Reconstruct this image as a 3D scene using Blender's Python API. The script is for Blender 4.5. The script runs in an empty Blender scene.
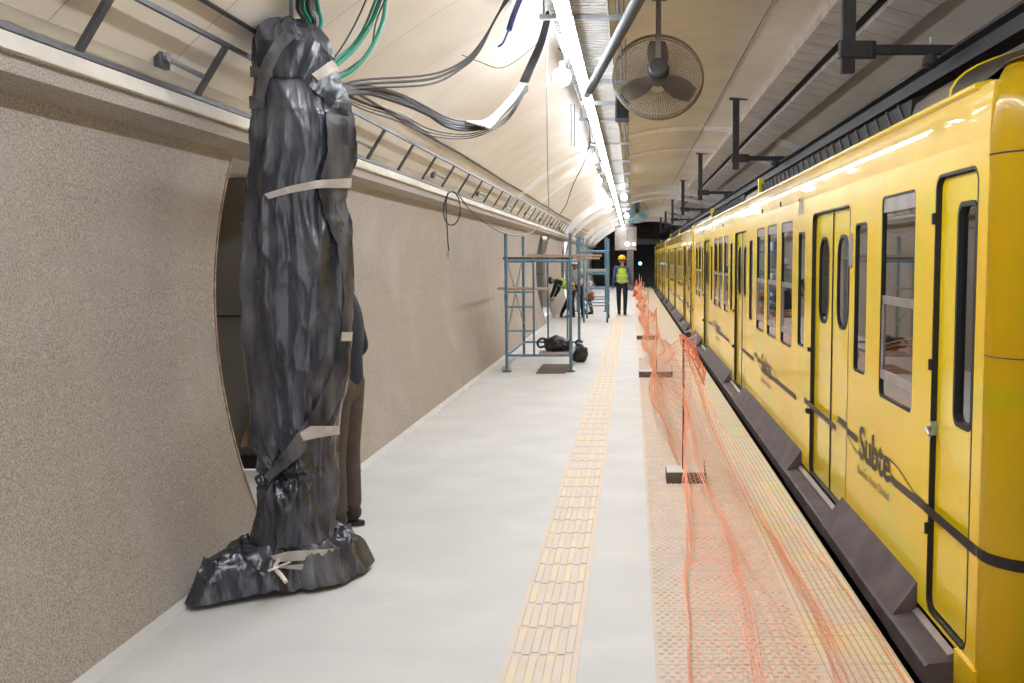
import bpy, bmesh, math, random
from mathutils import Vector, Matrix, noise
random.seed(7)
C = bpy.context.scene.collection
PI = math.pi
# ------------------------------------------------------------------ camera numbers
F = 1000.0; CX = 632.0; CY = 341.5; H = 1.7
PT = math.atan(83/1000.0); cp, sp = math.cos(PT), math.sin(PT)
def ray(px, py):
    x = (px-CX)/F; y = (py-CY)/F
    return Vector((x, cp - y*sp, -sp - y*cp))
def P(px, py, d):
    v = ray(px, py)*d; return Vector((v.x, v.y, H+v.z))
def onZ(px, py, z=0.0):
    r = ray(px, py); t = (z-H)/r.z; return Vector((r.x*t, r.y*t, z))
def onX(px, py, X):
    r = ray(px, py); t = X/r.x; return Vector((X, r.y*t, H+r.z*t))
# ------------------------------------------------------------------ materials
def lin(c):
    return tuple((v/255/12.92 if v/255 <= .04045 else ((v/255+.055)/1.055)**2.4) for v in c)
MATS = {}
def mat(name, col, rough=.6, metal=0, col2=None, scale=8, detail=4, bump=0, bscale=None, bdist=.01, emit=None, spec=.5, coat=0, stretch=None, lo=.35, hi=.65):
    m = bpy.data.materials.new(name); m.use_nodes = True
    nt = m.node_tree; N = nt.nodes; L = nt.links
    b = N['Principled BSDF']
    b.inputs['Base Color'].default_value = (*lin(col), 1)
    b.inputs['Roughness'].default_value = rough; b.inputs['Metallic'].default_value = metal
    b.inputs['Specular IOR Level'].default_value = spec
    if coat: b.inputs['Coat Weight'].default_value = coat; b.inputs['Coat Roughness'].default_value = .03
    tc = N.new('ShaderNodeTexCoord'); mp = N.new('ShaderNodeMapping'); L.new(tc.outputs['Object'], mp.inputs[0])
    if stretch: mp.inputs['Scale'].default_value = stretch
    if col2 is None: col2 = tuple(min(255, v*.88) for v in col)
    n = N.new('ShaderNodeTexNoise'); n.inputs['Scale'].default_value = scale; n.inputs['Detail'].default_value = detail
    L.new(mp.outputs[0], n.inputs['Vector'])
    r = N.new('ShaderNodeValToRGB'); r.color_ramp.elements[0].position = lo; r.color_ramp.elements[1].position = hi
    r.color_ramp.elements[0].color = (*lin(col2), 1); r.color_ramp.elements[1].color = (*lin(col), 1)
    L.new(n.outputs['Fac'], r.inputs[0]); L.new(r.outputs[0], b.inputs['Base Color'])
    if bump:
        n2 = N.new('ShaderNodeTexNoise'); n2.inputs['Scale'].default_value = bscale or scale; n2.inputs['Detail'].default_value = 3
        L.new(mp.outputs[0], n2.inputs['Vector'])
        bp = N.new('ShaderNodeBump'); bp.inputs['Strength'].default_value = bump; bp.inputs['Distance'].default_value = bdist
        L.new(n2.outputs['Fac'], bp.inputs['Height']); L.new(bp.outputs[0], b.inputs['Normal'])
    if emit:
        b.inputs['Emission Color'].default_value = (*emit[0], 1); b.inputs['Emission Strength'].default_value = emit[1]
    MATS[name] = m; return m
def lines(m, axis, period, width, col, off=0.0, jitter=0):
    """thin joint lines along one object axis mixed over the base colour"""
    nt = m.node_tree; N = nt.nodes; L = nt.links; b = N['Principled BSDF']
    src = b.inputs['Base Color'].links[0].from_socket
    tc = N.new('ShaderNodeTexCoord'); sx = N.new('ShaderNodeSeparateXYZ'); L.new(tc.outputs['Object'], sx.inputs[0])
    a = N.new('ShaderNodeMath'); a.operation = 'ADD'; a.inputs[1].default_value = off+1000*period; L.new(sx.outputs[axis], a.inputs[0])
    md = N.new('ShaderNodeMath'); md.operation = 'MODULO'; md.inputs[1].default_value = period; L.new(a.outputs[0], md.inputs[0])
    lt = N.new('ShaderNodeMath'); lt.operation = 'LESS_THAN'; lt.inputs[1].default_value = width; L.new(md.outputs[0], lt.inputs[0])
    mx = N.new('ShaderNodeMixRGB'); L.new(lt.outputs[0], mx.inputs[0]); L.new(src, mx.inputs[1]); mx.inputs[2].default_value = (*lin(col), 1)
    L.new(mx.outputs[0], b.inputs['Base Color'])
M = {}
M['aggregate'] = mat('aggregate', (184,174,164), .85, col2=(142,132,123), scale=120, detail=3, bump=.3, bscale=110, bdist=.004, lo=.38, hi=.62)
def add_stains_tints(m, col, scale, lo, hi, fac=.5, stretch=(1,1,1)):
    nt = m.node_tree; N = nt.nodes; L = nt.links; b = N['Principled BSDF']
    src = b.inputs['Base Color'].links[0].from_socket
    tc = N.new('ShaderNodeTexCoord'); mp = N.new('ShaderNodeMapping'); mp.inputs['Scale'].default_value = stretch; L.new(tc.outputs['Object'], mp.inputs[0])
    n = N.new('ShaderNodeTexNoise'); n.inputs['Scale'].default_value = scale; n.inputs['Detail'].default_value = 5; L.new(mp.outputs[0], n.inputs['Vector'])
    mr = N.new('ShaderNodeMapRange'); mr.inputs[1].default_value = lo; mr.inputs[2].default_value = hi; mr.inputs[4].default_value = fac; L.new(n.outputs['Fac'], mr.inputs[0])
    mx = N.new('ShaderNodeMixRGB'); L.new(mr.outputs[0], mx.inputs[0]); L.new(src, mx.inputs[1]); mx.inputs[2].default_value = (*lin(col), 1)
    L.new(mx.outputs[0], b.inputs['Base Color'])
add_stains_tints(M['aggregate'], (185,176,170), 1.3, .5, .8, .6)
M['white_plaster'] = mat('white_plaster', (232,226,216), .75, col2=(214,206,194), scale=3, bump=.1, bscale=30)
M['ceiling'] = mat('ceiling_paint', (230,220,206), .40, col2=(216,203,187), scale=1.2, detail=5, bump=.12, bscale=2.2, bdist=.03)
add_stains_tints(M['ceiling'], (190,172,150), 1.6, .58, .8, .35, (1,.4,1))
lines(M['ceiling'], 1, .95, .008, (176,158,138))
M['crossband'] = mat('crossband_pale', (246,244,242), .3, col2=(236,232,228), scale=3)
M['dark_concrete'] = mat('dark_concrete', (70,66,64), .9, col2=(48,45,44), scale=3)
M['black'] = mat('black', (22,21,22), .7)
M['ballast'] = mat('track_bed', (30,28,27), .95, col2=(18,17,17), scale=20)
M['floor'] = mat('floor_terrazzo', (217,216,213), .6, col2=(209,208,206), scale=2.2, detail=7, bump=.05, bscale=60, bdist=.002)
add_stains_tints(M['floor'], (228,226,223), 1.1, .5, .8, .45)
lines(M['floor'], 1, .632, .004, (204,200,196), .2)
M['tact_l'] = mat('tactile_cream', (226,212,200), .6, col2=(224,208,190), scale=5, lo=.4, hi=.6)
M['tact_bar'] = mat('tactile_bar', (234,218,190), .55, col2=(226,212,199), scale=3.5, lo=.42, hi=.58)
M['tact_r'] = mat('tactile_pink', (214,196,182), .6, col2=(222,205,180), scale=2.5)
lines(M['tact_r'], 1, .316, .005, (170,150,138), .05)
M['stud'] = mat('tactile_stud', (226,212,198), .5, col2=(205,186,172), scale=10)
M['edge_yellow'] = mat('edge_yellow', (232,218,172), .55, col2=(224,212,198), scale=2, lo=.4, hi=.6)
lines(M['edge_yellow'], 0, .032, .008, (188,172,150))
lines(M['edge_yellow'], 1, .316, .005, (170,150,138), .05)
M['dash'] = mat('tile_joint_gap', (176,166,158), .8)  # darker tone of the short joints between guiding tiles
M['gray_steel'] = mat('dark_gray_steel', (84,84,88), .45, .3, scale=12)
M['zinc'] = mat('zinc_steel', (172,176,180), .38, .7, col2=(150,155,160), scale=9)
M['tray_white'] = mat('pale_tray', (205,203,198), .5, .2, scale=6)
M['rubber'] = mat('black_rubber', (24,24,26), .5)
M['cable_black'] = mat('cable_black', (44,42,44), .45)
M['cable_green'] = mat('cable_green', (22,128,104), .4)
M['cable_blue'] = mat('cable_blue', (28,44,104), .4)
M['cable_white'] = mat('cable_white', (190,184,176), .4)
M['led'] = mat('led_diffuser', (250,250,252), .4, emit=((.90,.94,1.0), 26))
M['bulb'] = mat('lamp_glass', (250,250,252), .4, emit=((.70,.84,1.0), 38))
M['bulb_far'] = mat('lamp_glass_far', (250,250,252), .4, emit=((.86,.90,1.0), 30))
M['sign_bulb'] = mat('sign_lamp_glass', (250,250,252), .4, emit=((.86,.9,1.0), 7))
M['red_lamp'] = mat('warm_lamp', (250,200,190), .4, emit=((1.0,.62,.5), 4))
M['blue_signal'] = mat('blue_signal', (120,190,255), .4, emit=((.2,.55,1.0), 5))
M['poly'] = mat('black_polythene', (56,58,70), .26, col2=(30,32,41), scale=5, detail=6, bump=.8, bscale=7, bdist=.03, spec=.8, stretch=(1,1,.45))
add_stains_tints(M['poly'], (140,141,148), 4, .50, .76, .5, (1,1,.5)); add_stains_tints(M['poly'], (150,150,156), 30, .58, .8, .35, (1,1,.12))
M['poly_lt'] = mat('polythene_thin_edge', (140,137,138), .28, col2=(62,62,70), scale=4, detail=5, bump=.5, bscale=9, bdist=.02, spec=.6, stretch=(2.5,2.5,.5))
M['tape'] = mat('masking_tape', (240,232,222), .6, col2=(216,206,196), scale=14, bump=.3, bscale=40)
M['tape_gray'] = mat('grey_tape', (150,150,150), .5, col2=(120,120,124), scale=14, bump=.3, bscale=40)
# train
M['yellow'] = mat('train_yellow', (250,214,18), .26, col2=(246,200,14), scale=1.4, detail=5, bump=.10, bscale=2.4, bdist=.01, coat=.3, stretch=(1,1,.7))
add_stains_tints(M['yellow'], (232,214,10), 2.1, .52, .62, .8, (1,.5,1.4))  # random greenish-yellow patches mixed into the body yellow
M['yellow_up'] = mat('train_upper_yellow', (248,208,28), .5, col2=(242,194,20), scale=1.4, bump=.6, bscale=2.6, bdist=.010, coat=1)
M['yellow_door'] = mat('train_door_yellow', (250,218,14), .24, col2=(244,212,10), scale=1.2, bump=.08, bscale=2.4, bdist=.02, coat=.5)
M['roof'] = mat('roof_gray', (112,98,82), .5, col2=(88,76,64), scale=3)
M['skirt'] = mat('step_filler_brown', (98,86,88), .55, col2=(74,64,66), scale=5, detail=6)
M['thresh'] = mat('worn_threshold', (150,134,118), .5, .3)
M['deco'] = mat('lettering_dark', (72,62,58), .5)
M['deco_s'] = mat('lettering_small', (128,112,60), .5)
M['alu'] = mat('window_aluminium', (178,172,168), .35, .5)
M['interior'] = mat('car_interior', (176,172,164), .6)
M['seat'] = mat('car_seat', (92,70,66), .7)
def glassmat():
    m = bpy.data.materials.new('train_glass'); m.use_nodes = True; nt = m.node_tree; nt.nodes.clear()
    o = nt.nodes.new('ShaderNodeOutputMaterial'); mx = nt.nodes.new('ShaderNodeMixShader')
    t = nt.nodes.new('ShaderNodeBsdfTransparent'); t.inputs[0].default_value = (.8,.8,.8,1)
    g = nt.nodes.new('ShaderNodeBsdfGlossy'); g.inputs['Roughness'].default_value = .03
    fr = nt.nodes.new('ShaderNodeFresnel'); fr.inputs[0].default_value = 1.9
    ad = nt.nodes.new('ShaderNodeMath'); ad.operation = 'ADD'; ad.use_clamp = True; ad.inputs[1].default_value = .22
    L = nt.links; L.new(fr.outputs[0], ad.inputs[0]); L.new(ad.outputs[0], mx.inputs[0]); L.new(t.outputs[0], mx.inputs[1]); L.new(g.outputs[0], mx.inputs[2]); L.new(mx.outputs[0], o.inputs[0])
    return m
M['glass'] = glassmat()
M['scaf_blue'] = mat('scaffold_blue', (64,112,150), .5, .1, col2=(96,128,150), scale=14, lo=.45, hi=.7)
M['scaf_lt'] = mat('scaffold_lightblue', (108,150,176), .5, .1, scale=14)
M['wood'] = mat('plank_wood', (196,172,148), .8, col2=(158,132,110), scale=6, stretch=(.3,4,4))
M['wood_dk'] = mat('board_dark', (98,88,80), .8, col2=(70,62,58), scale=8)
M['block'] = mat('wood_block', (118,104,92), .85, col2=(84,74,66), scale=10)
M['net'] = mat('orange_net', (255,190,160), .5, col2=(255,166,130), scale=3)
M['net_dk'] = mat('orange_net_bunch', (250,140,100), .5)
M['rebar'] = mat('rusty_rod', (120,70,50), .7)
M['fan_wire'] = mat('fan_wire', (122,112,102), .5, .1)
M['fan_blade'] = mat('fan_blade', (154,140,126), .5)
M['fan_motor'] = mat('fan_motor', (78,76,80), .45)
M['duct'] = mat('ceiling_duct', (196,186,176), .7, col2=(176,166,156), scale=3)
lines(M['duct'], 1, .42, .012, (70,64,60))
M['beam'] = mat('hanger_beam', (66,64,68), .6, .1)
M['panel_dark'] = mat('passage_panel', (128,122,114), .6, col2=(118,112,105), scale=2)
M['tan_cloth'] = mat('tan_sheet', (200,172,142), .7, bump=.3, bscale=8)
M['skin'] = mat('skin', (176,128,104), .6); M['hair'] = mat('hair', (36,28,24), .7)
M['navy'] = mat('navy_cloth', (28,34,54), .85, scale=20, bump=.3, bscale=18, bdist=.01); M['navy_j'] = mat('navy_jacket', (26,32,50), .8, scale=12, bump=.3, bscale=10, bdist=.01)
M['blue_shirt'] = mat('blue_shirt', (82,92,140), .85); M['gray_shirt'] = mat('grey_shirt', (188,186,186), .85)
M['lime'] = mat('hi_vis_lime', (196,232,40), .6, emit=(lin((190,230,30)), .0)); M['orange_v'] = mat('hi_vis_orange', (240,108,76), .6)
M['silver'] = mat('reflective_band', (206,208,206), .4); M['hat_y'] = mat('helmet_yellow', (246,204,20), .35); M['hat_w'] = mat('helmet_white', (236,234,232), .35)
M['brown_tr'] = mat('brown_trousers', (86,74,66), .85, scale=15, bump=.3, bscale=14, bdist=.01); M['boot'] = mat('boot_leather', (50,38,34), .6); M['bootb'] = mat('boot_black', (34,32,34), .6)
M['cone'] = mat('cone_orange', (238,92,60), .5)
M['bag'] = mat('black_bag', (42,42,46), .4, col2=(26,26,28), scale=8, bump=.6, bscale=10, bdist=.03)
M['mat_floor'] = mat('dusty_mat', (124,112,104), .9)
M['sign'] = mat('sign_back', (150,142,132), .6); M['pillar'] = mat('pillar_gray', (128,128,132), .7)
# ------------------------------------------------------------------ mesh helpers
def link(name, bm, m, parent=None, smooth=False):
    me = bpy.data.meshes.new(name); bmesh.ops.recalc_face_normals(bm, faces=bm.faces[:]); bm.to_mesh(me); bm.free()
    if smooth:
        for p in me.polygons: p.use_smooth = True
        me.set_sharp_from_angle(angle=math.radians(38))
    o = bpy.data.objects.new(name, me); C.objects.link(o)
    ms = m if isinstance(m, (list, tuple)) else [m]
    for q in ms: me.materials.append(M[q])
    if parent: o.parent = parent
    return o
def tag(o, label, cat, group=None, kind=None):
    if label: o['label'] = label
    if cat: o['category'] = cat
    if group: o['group'] = group
    if kind: o['kind'] = kind
    return o
def struct(name, bm, m, smooth=False, label=None):
    o = link(name, bm, m, None, smooth); o['kind'] = 'structure'
    o['label'] = label or name.replace('_', ' '); return o
def thing(name, label, cat, loc=(0,0,0), group=None, rz=0):
    o = bpy.data.objects.new(name, None); C.objects.link(o); o.location = loc; o.rotation_euler.z = rz; o.empty_display_size = .1
    return tag(o, label, cat, group)
def kids(o): return [c for c in bpy.data.objects if c.parent == o]
def copy_tree(o, parent=None, children=None):
    if children is None:
        children = {}
        for c in bpy.data.objects:
            if c.parent: children.setdefault(c.parent.name, []).append(c)
    c = o.copy(); C.objects.link(c); c.parent = parent
    for ch in children.get(o.name, []): copy_tree(ch, c, children)
    return c
def box(bm, x0, x1, y0, y1, z0, z1, bev=0):
    vs = [bm.verts.new((x, y, z)) for x in (x0, x1) for y in (y0, y1) for z in (z0, z1)]
    idx = [(0,1,3,2),(4,6,7,5),(0,4,5,1),(2,3,7,6),(0,2,6,4),(1,5,7,3)]
    fs = [bm.faces.new([vs[i] for i in f]) for f in idx]
    if bev: bmesh.ops.bevel(bm, geom=list({e for f in fs for e in f.edges}), offset=bev, segments=2, affect='EDGES', profile=.5)
    return vs
def frame(t):
    t = t.normalized(); up = Vector((0,0,1)) if abs(t.z) < .9 else Vector((1,0,0))
    a = t.cross(up).normalized(); return a, t.cross(a).normalized()
def tube(bm, pts, r, n=8, closed=False, caps=True):
    pts = [Vector(p) for p in pts]; rings = []; N_ = len(pts)
    a = None
    for i, p in enumerate(pts):
        if closed: t = pts[(i+1) % N_]-pts[i-1]
        else: t = pts[min(i+1, N_-1)]-pts[max(i-1, 0)]
        if t.length < 1e-9: t = Vector((0,0,1))
        t.normalize()
        if a is None: a, b = frame(t)
        else:
            a = (a - t*a.dot(t));
            if a.length < 1e-6: a, b = frame(t)
            a.normalize(); b = t.cross(a)
        rr = r[i] if isinstance(r, (list, tuple)) else r
        rings.append([bm.verts.new(p + (a*math.cos(2*PI*k/n)+b*math.sin(2*PI*k/n))*rr) for k in range(n)])
    for i in range(N_ if closed else N_-1):
        A, B = rings[i], rings[(i+1) % N_]
        for k in range(n): bm.faces.new((A[k], A[(k+1) % n], B[(k+1) % n], B[k]))
    if caps and not closed: bm.faces.new(rings[0]); bm.faces.new(rings[-1][::-1])
def bar(bm, p, q, w, h=None):
    """rectangular bar from p to q"""
    p, q = Vector(p), Vector(q); h = h or w; a, b = frame(q-p)
    vs = [[bm.verts.new(c + a*sa*w/2 + b*sb*h/2) for sa, sb in ((-1,-1),(1,-1),(1,1),(-1,1))] for c in (p, q)]
    for k in range(4): bm.faces.new((vs[0][k], vs[0][(k+1) % 4], vs[1][(k+1) % 4], vs[1][k]))
    bm.faces.new(vs[0]); bm.faces.new(vs[1][::-1])
def smoothpts(pts, k=6):
    pts = [Vector(p) for p in pts]; out = []
    for i in range(len(pts)-1):
        p0 = pts[max(i-1, 0)]; p1 = pts[i]; p2 = pts[i+1]; p3 = pts[min(i+2, len(pts)-1)]
        for j in range(k):
            t = j/k
            out.append(.5*((2*p1)+(p2-p0)*t+(2*p0-5*p1+4*p2-p3)*t*t+(3*p1-p0-3*p2+p3)*t**3))
    out.append(pts[-1]); return out
def prism(bm, prof, y0, y1, cap=True, closed=True):
    """extrude an (x,z) profile along Y"""
    A = [bm.verts.new((x, y0, z)) for x, z in prof]; B = [bm.verts.new((x, y1, z)) for x, z in prof]
    n = len(prof)
    for k in range(n if closed else n-1): bm.faces.new((A[k], A[(k+1) % n], B[(k+1) % n], B[k]))
    if cap and closed: bm.faces.new(A); bm.faces.new(B[::-1])
def lathe(bm, prof, origin=(0,0,0), axis='Z', n=24, mat4=None):
    rings = []
    for r, h in prof:
        ring = []
        for k in range(n):
            a = 2*PI*k/n; v = Vector((r*math.cos(a), r*math.sin(a), h))
            if mat4 is not None: v = mat4 @ v
            ring.append(bm.verts.new(v+Vector(origin)))
        rings.append(ring)
    for A, B in zip(rings, rings[1:]):
        for k in range(n): bm.faces.new((A[k], A[(k+1) % n], B[(k+1) % n], B[k]))
    bm.faces.new(rings[0][::-1]); bm.faces.new(rings[-1])
def rrect(y0, y1, z0, z1, r, n=6):
    r = min(r, (y1-y0)/2-1e-4, (z1-z0)/2-1e-4); out = []
    for cx, cz, a0 in ((y1-r, z1-r, 0), (y0+r, z1-r, 90), (y0+r, z0+r, 180), (y1-r, z0+r, 270)):
        for k in range(n+1):
            a = math.radians(a0+90*k/n); out.append((cx+r*math.cos(a), cz+r*math.sin(a)))
    return out
def plate(bm, outer, holes, x, th):
    """plate in the YZ plane at X=x with holes, thickness th toward +X"""
    tmp = bmesh.new(); edges = []
    for loop in [outer]+holes:
        vs = [tmp.verts.new((x, y, z)) for y, z in loop]
        for i in range(len(vs)): edges.append(tmp.edges.new((vs[i], vs[(i+1) % len(vs)])))
    bmesh.ops.triangle_fill(tmp, use_beauty=True, use_dissolve=False, edges=edges)
    vm = {v: bm.verts.new(v.co) for v in tmp.verts}; vb = {v: bm.verts.new(v.co+Vector((th,0,0))) for v in tmp.verts}
    for f in tmp.faces:
        bm.faces.new([vm[v] for v in f.verts]); bm.faces.new([vb[v] for v in reversed(f.verts)])
    for e in edges:
        a, b = e.verts; bm.faces.new((vm[a], vm[b], vb[b], vb[a]))
    tmp.free()
def ringframe(bm, y0, y1, z0, z1, r, w, x, th):
    o = rrect(y0, y1, z0, z1, r); i = rrect(y0+w, y1-w, z0+w, z1-w, max(r-w, .004))
    n = len(o)
    V = [[bm.verts.new((xx, y, z)) for y, z in lp] for lp in (o, i) for xx in (x, x+th)]
    of, ob, jf, jb = V
    for k in range(n):
        q = (k+1) % n
        bm.faces.new((of[k], of[q], jf[q], jf[k])); bm.faces.new((ob[k], jb[k], jb[q], ob[q]))
        bm.faces.new((of[k], ob[k], ob[q], of[q])); bm.faces.new((jf[k], jf[q], jb[q], jb[k]))
B = bmesh.new
# ------------------------------------------------------------------ room shell
def wx(z): return -2.49 + .142*(z-1.4)**2 * (1 if z < 1.4 else 1.15)
YE = 62.0
def wall_seg(name, y0, y1, lab):
    bm = B(); zs = [i*2.33/14 for i in range(15)]; ys = [y0+(y1-y0)*i/ max(1, int((y1-y0)/1.0)) for i in range(int((y1-y0)/1.0)+1)] if y1-y0 > 1 else [y0, y1]
    prof = [(wx(z), z) for z in zs] + [(wx(z)-.06, z) for z in reversed(zs)]
    prism(bm, prof, y0, y1)
    return struct(name, bm, 'aggregate', False, lab)
OPEN = [(5.95, 7.9), (26.0, 28.7), (35.2, 37.8)]
for y0, y1, lab in ((-3, 5.95, 'curved grey-brown aggregate wall left of the passage opening'), (7.9, 26, 'curved aggregate wall between black wrapped post and scaffold'), (28.7, 35.2, 'curved wall piece behind the scaffolds'), (37.8, YE, 'far end of the curved left wall')):
    wall_seg('wall_left', y0, y1, lab)
bm = B()   # thin trim on the raw edge of the facing
for t, off in (((0.0, .02), .0),):
    pts = [(wx(z)-.03, 5.965, z) for z in [i*2.3/20 for i in range(21)]]
    for a, b in zip(pts, pts[1:]): bar(bm, a, b, .012, .07)
struct('trim_1', bm, 'wood', False, 'thin pale edge strip on the opening')
# lip above the wall
bm = B(); prism(bm, [(-2.42,2.31),(-2.33,2.33),(-2.2,2.356),(-2.2,2.425),(-2.42,2.425)], -3, YE); struct('trim_2', bm, 'aggregate', False, 'projecting aggregate lip above the left wall')
bm = B(); prism(bm, [(-2.42,2.426),(-2.199,2.426),(-2.25,2.55),(-2.17,2.578),(-2.5,2.62)], -3, YE); struct('trim_3', bm, 'white_plaster', False, 'white plaster cornice above the lip')
bm = B(); prism(bm, [(-2.262,2.552),(-2.25,2.550),(-2.169,2.579),(-2.18,2.59)], -3, YE); struct('trim_4', bm, 'white_plaster', False, 'small plaster step on top of the cornice')
# vault
VC, VR, VZ = 1.1, 4.59, -.64
def vz(x): return VZ+math.sqrt(VR*VR-(x-VC)**2)
bm = B(); a0 = math.acos((-2.17-VC)/VR); a1 = math.acos((4.5-VC)/VR); pr = []
for k in range(49):
    a = a0+(a1-a0)*k/48; pr.append((VC+VR*math.cos(a), VZ+VR*math.sin(a)))
pr2 = [(VC+(x-VC)*1.05, VZ+(z-VZ)*1.05) for x, z in reversed(pr)]
prism(bm, pr+pr2, -3, YE); struct('ceiling', bm, 'ceiling', True, 'cream painted barrel vault ceiling')
for y, w, th in ((17.2,.5,.02),(20.6,.35,.02),(31,1.1,.20),(35.2,.6,.14),(43,1.0,.2),(49,.8,.2),(55,1.0,.2)):  # raised whiter bands across the vault, the nearest two thin
    bm = B(); q = [(x, z) for x, z in pr]; inner = [(VC+(x-VC)*(1-th/VR), VZ+(z-VZ)*(1-th/VR)) for x, z in reversed(pr)]
    prism(bm, q+inner, y, y+w); struct('ceiling_crossband', bm, 'crossband', False, 'pale transverse rib under the vault')
# right wall + track trench
bm = B(); box(bm, 4.5, 4.7, -3, YE, -1.2, vz(4.5)+.1); struct('wall_right', bm, 'dark_concrete', False, 'dark wall beyond the train')
bm = B(); box(bm, .9, 4.6, -3, 90, -1.35, -1.15); struct('floor_track', bm, 'ballast', False, 'dark track bed')
# platform
bm = B(); box(bm, -2.56, 1.127, -3, 72, -1.2, 0); struct('floor', bm, 'floor', False, 'pale dusty terrazzo platform floor')
bm = B()
for k in range(4):
    pass
prism(bm, [(-2.26,0.0),(-2.16,0.0),(-2.165,.012),(-2.245,.03)], -3, 5.95); prism(bm, [(-2.26,0.0),(-2.16,0.0),(-2.165,.012),(-2.245,.03)], 7.9, 26); struct('baseboard_left', bm, 'floor', False, 'pale mortar fillet at wall foot')
# left tactile strip
TL = .316
bm = B(); box(bm, -.54, -.224, -3, YE, .001, .006); struct('trim_5', bm, 'tact_l', False, 'cream guiding tile strip along the platform')
bm = B(); bd = B(); y = 1.0; row = 0
while y < 58:
    for k, xc in enumerate((-.495, -.42, -.345, -.27)):
        prism(bm, [(xc-.021,.006),(xc-.015,.0105),(xc+.015,.0105),(xc+.021,.006)], y+.02, y+TL-.02)
    if y < 24:
        for xc in (-.455,-.38,-.305): box(bd, xc-.016, xc+.016, y-.002, y+.006, .0062, .0075)
    y += TL; row += 1
struct('trim_6', bm, 'tact_bar', False, 'raised yellowish bars of the guiding tiles'); struct('trim_7', bd, 'dash', False, 'short dark joints between guiding tiles')
# right tactile strip
bm = B(); box(bm, .098, .78, -3, YE, .001, .006); struct('trim_8', bm, 'tact_r', False, 'pinkish warning tile strip by the platform edge')
bm = B(); box(bm, .78, 1.13, -3, YE, .001, .008); struct('trim_9', bm, 'edge_yellow', False, 'worn yellow grooved platform edge strip')
bm = B(); r = 0; y = 2.2
while y < 17:
    x = .125 + (.021 if r % 2 else 0)
    while x < .77:
        a = [bm.verts.new((x+.013*math.cos(q*PI/3), y+.015*math.sin(q*PI/3), .006)) for q in range(6)]
        t = [bm.verts.new((x+.008*math.cos(q*PI/3), y+.010*math.sin(q*PI/3), .011)) for q in range(6)]
        for q in range(6): bm.faces.new((a[q], a[(q+1) % 6], t[(q+1) % 6], t[q]))
        bm.faces.new(t); x += .042
    y += .0395; r += 1
struct('trim_10', bm, 'stud', False, 'small raised studs of the warning tiles')
# passage behind the openings
for i, (y0, y1) in enumerate(OPEN):
    bm = B(); box(bm, -5.2, -2.5, y0-.3, y1+.06, -.2, .004); struct('floor_passage', bm, 'floor', False, 'pale floor inside passage opening')
    bm = B(); box(bm, -5.2, -2.56, y1, y1+.08, .12, 2.33); box(bm, -5.2, -5.1, y0-.3, y1, 0, 2.33); box(bm, -5.2, -2.56, y0-.34, y0-.26, 0, 2.33)
    struct('wall_passage', bm, 'panel_dark', False, 'dark grey panel wall inside passage opening')
    bm = B(); box(bm, -5.2, -2.42, y0-.3, y1+.08, 2.33, 2.4); struct('ceiling_passage', bm, 'white_plaster', False, 'ceiling of passage opening')
    bm = B(); box(bm, -5.1, -2.52, y1-.05, y1+.02, .03, .13); box(bm, -5.1, -2.52, y1-.012, y1-.001, 1.24, 1.252); struct('baseboard_passage', bm, 'black', False, 'dark rail at foot of the passage panel')
bm = B()
g = [[None]*7 for _ in range(10)]
for i in range(10):
    for j in range(7):
        u = j/6; v = i/9; w = .03+.14*(1-v)
        g[i][j] = bm.verts.new((-2.95-.13*(1-v)*0+w*(u-.5)*1.6, 7.78+.025*math.sin(u*9+v*3), .22+.42*v))
for i in range(9):
    for j in range(6): bm.faces.new((g[i][j], g[i][j+1], g[i+1][j+1], g[i+1][j]))
bmesh.ops.solidify(bm, geom=bm.faces[:], thickness=.006)
tag(link('hanging_sheet', bm, 'tan_cloth', None, True), 'small tan sheet hanging on the dark panel in the passage', 'sheet')
# far end: head wall with dark tunnel mouth
bm = B()
box(bm, -2.6, -.25, YE, YE+.3, 0, 4.2)
box(bm, 3.9, 4.6, YE, YE+.3, -1.2, 4.2); box(bm, -.25, 3.9, YE, YE+.3, 3.0, 4.2)
struct('wall_end', bm, 'dark_concrete', False, 'dark end wall around the tunnel mouth')
bm = B(); box(bm, -.4, -.25, YE+.3, 95, -1.2, 3.2); box(bm, 3.9, 4.1, YE+.3, 95, -1.2, 3.2); box(bm, -.4, 4.1, YE+.3, 95, 3.0, 3.2); box(bm, -.4, 4.1, 95, 95.2, -1.2, 3.2)
struct('wall_tunnel', bm, 'black', False, 'black running tunnel beyond the station')
bm = B(); lathe(bm, [(.01,-.05),(.09,-.05),(.11,0),(.09,.05),(.01,.05)], P(640.2,263.5,70), mat4=Matrix.Rotation(PI/2,4,'X')); tag(link('signal_lamp', bm, 'blue_signal', None, True), 'small blue-white signal light glowing in the black tunnel', 'signal')
# ------------------------------------------------------------------ led line and tray
LX, LZ = -.45, 3.30
def make_led(group):
    t = thing('led_batten', 'long white LED batten in the continuous light line under the tray', 'light', (LX,0,LZ), group)
    bm = B(); prism(bm, [(-.05,.02),(.05,.02),(.05,.05),(.025,.07),(-.025,.07),(-.05,.05)], 0, 1.485); link('housing', bm, 'tray_white', t)
    bm = B(); prism(bm, [(-.042,.021),(-.042,.0),(-.025,-.018),(.025,-.018),(.042,.0),(.042,.021)], .01, 1.475); link('diffuser', bm, 'led', t)
    bm = B(); box(bm, -.05, .05, -.002, .010, -.016, .06); link('end_cap', bm, 'tray_white', t); bm = B(); box(bm, -.05, .05, 1.475, 1.487, -.016, .06); link('end_cap', bm, 'tray_white', t)
    return t
led = make_led('LED battens of the platform light line'); led.location.y = .8
for k in range(1, 38):
    o = copy_tree(led); o.location.y = .8+1.5*k
t = thing('cable_tray', 'pale perforated cable tray hung above the light line', 'cable tray', (-.37,0,3.42))
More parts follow.
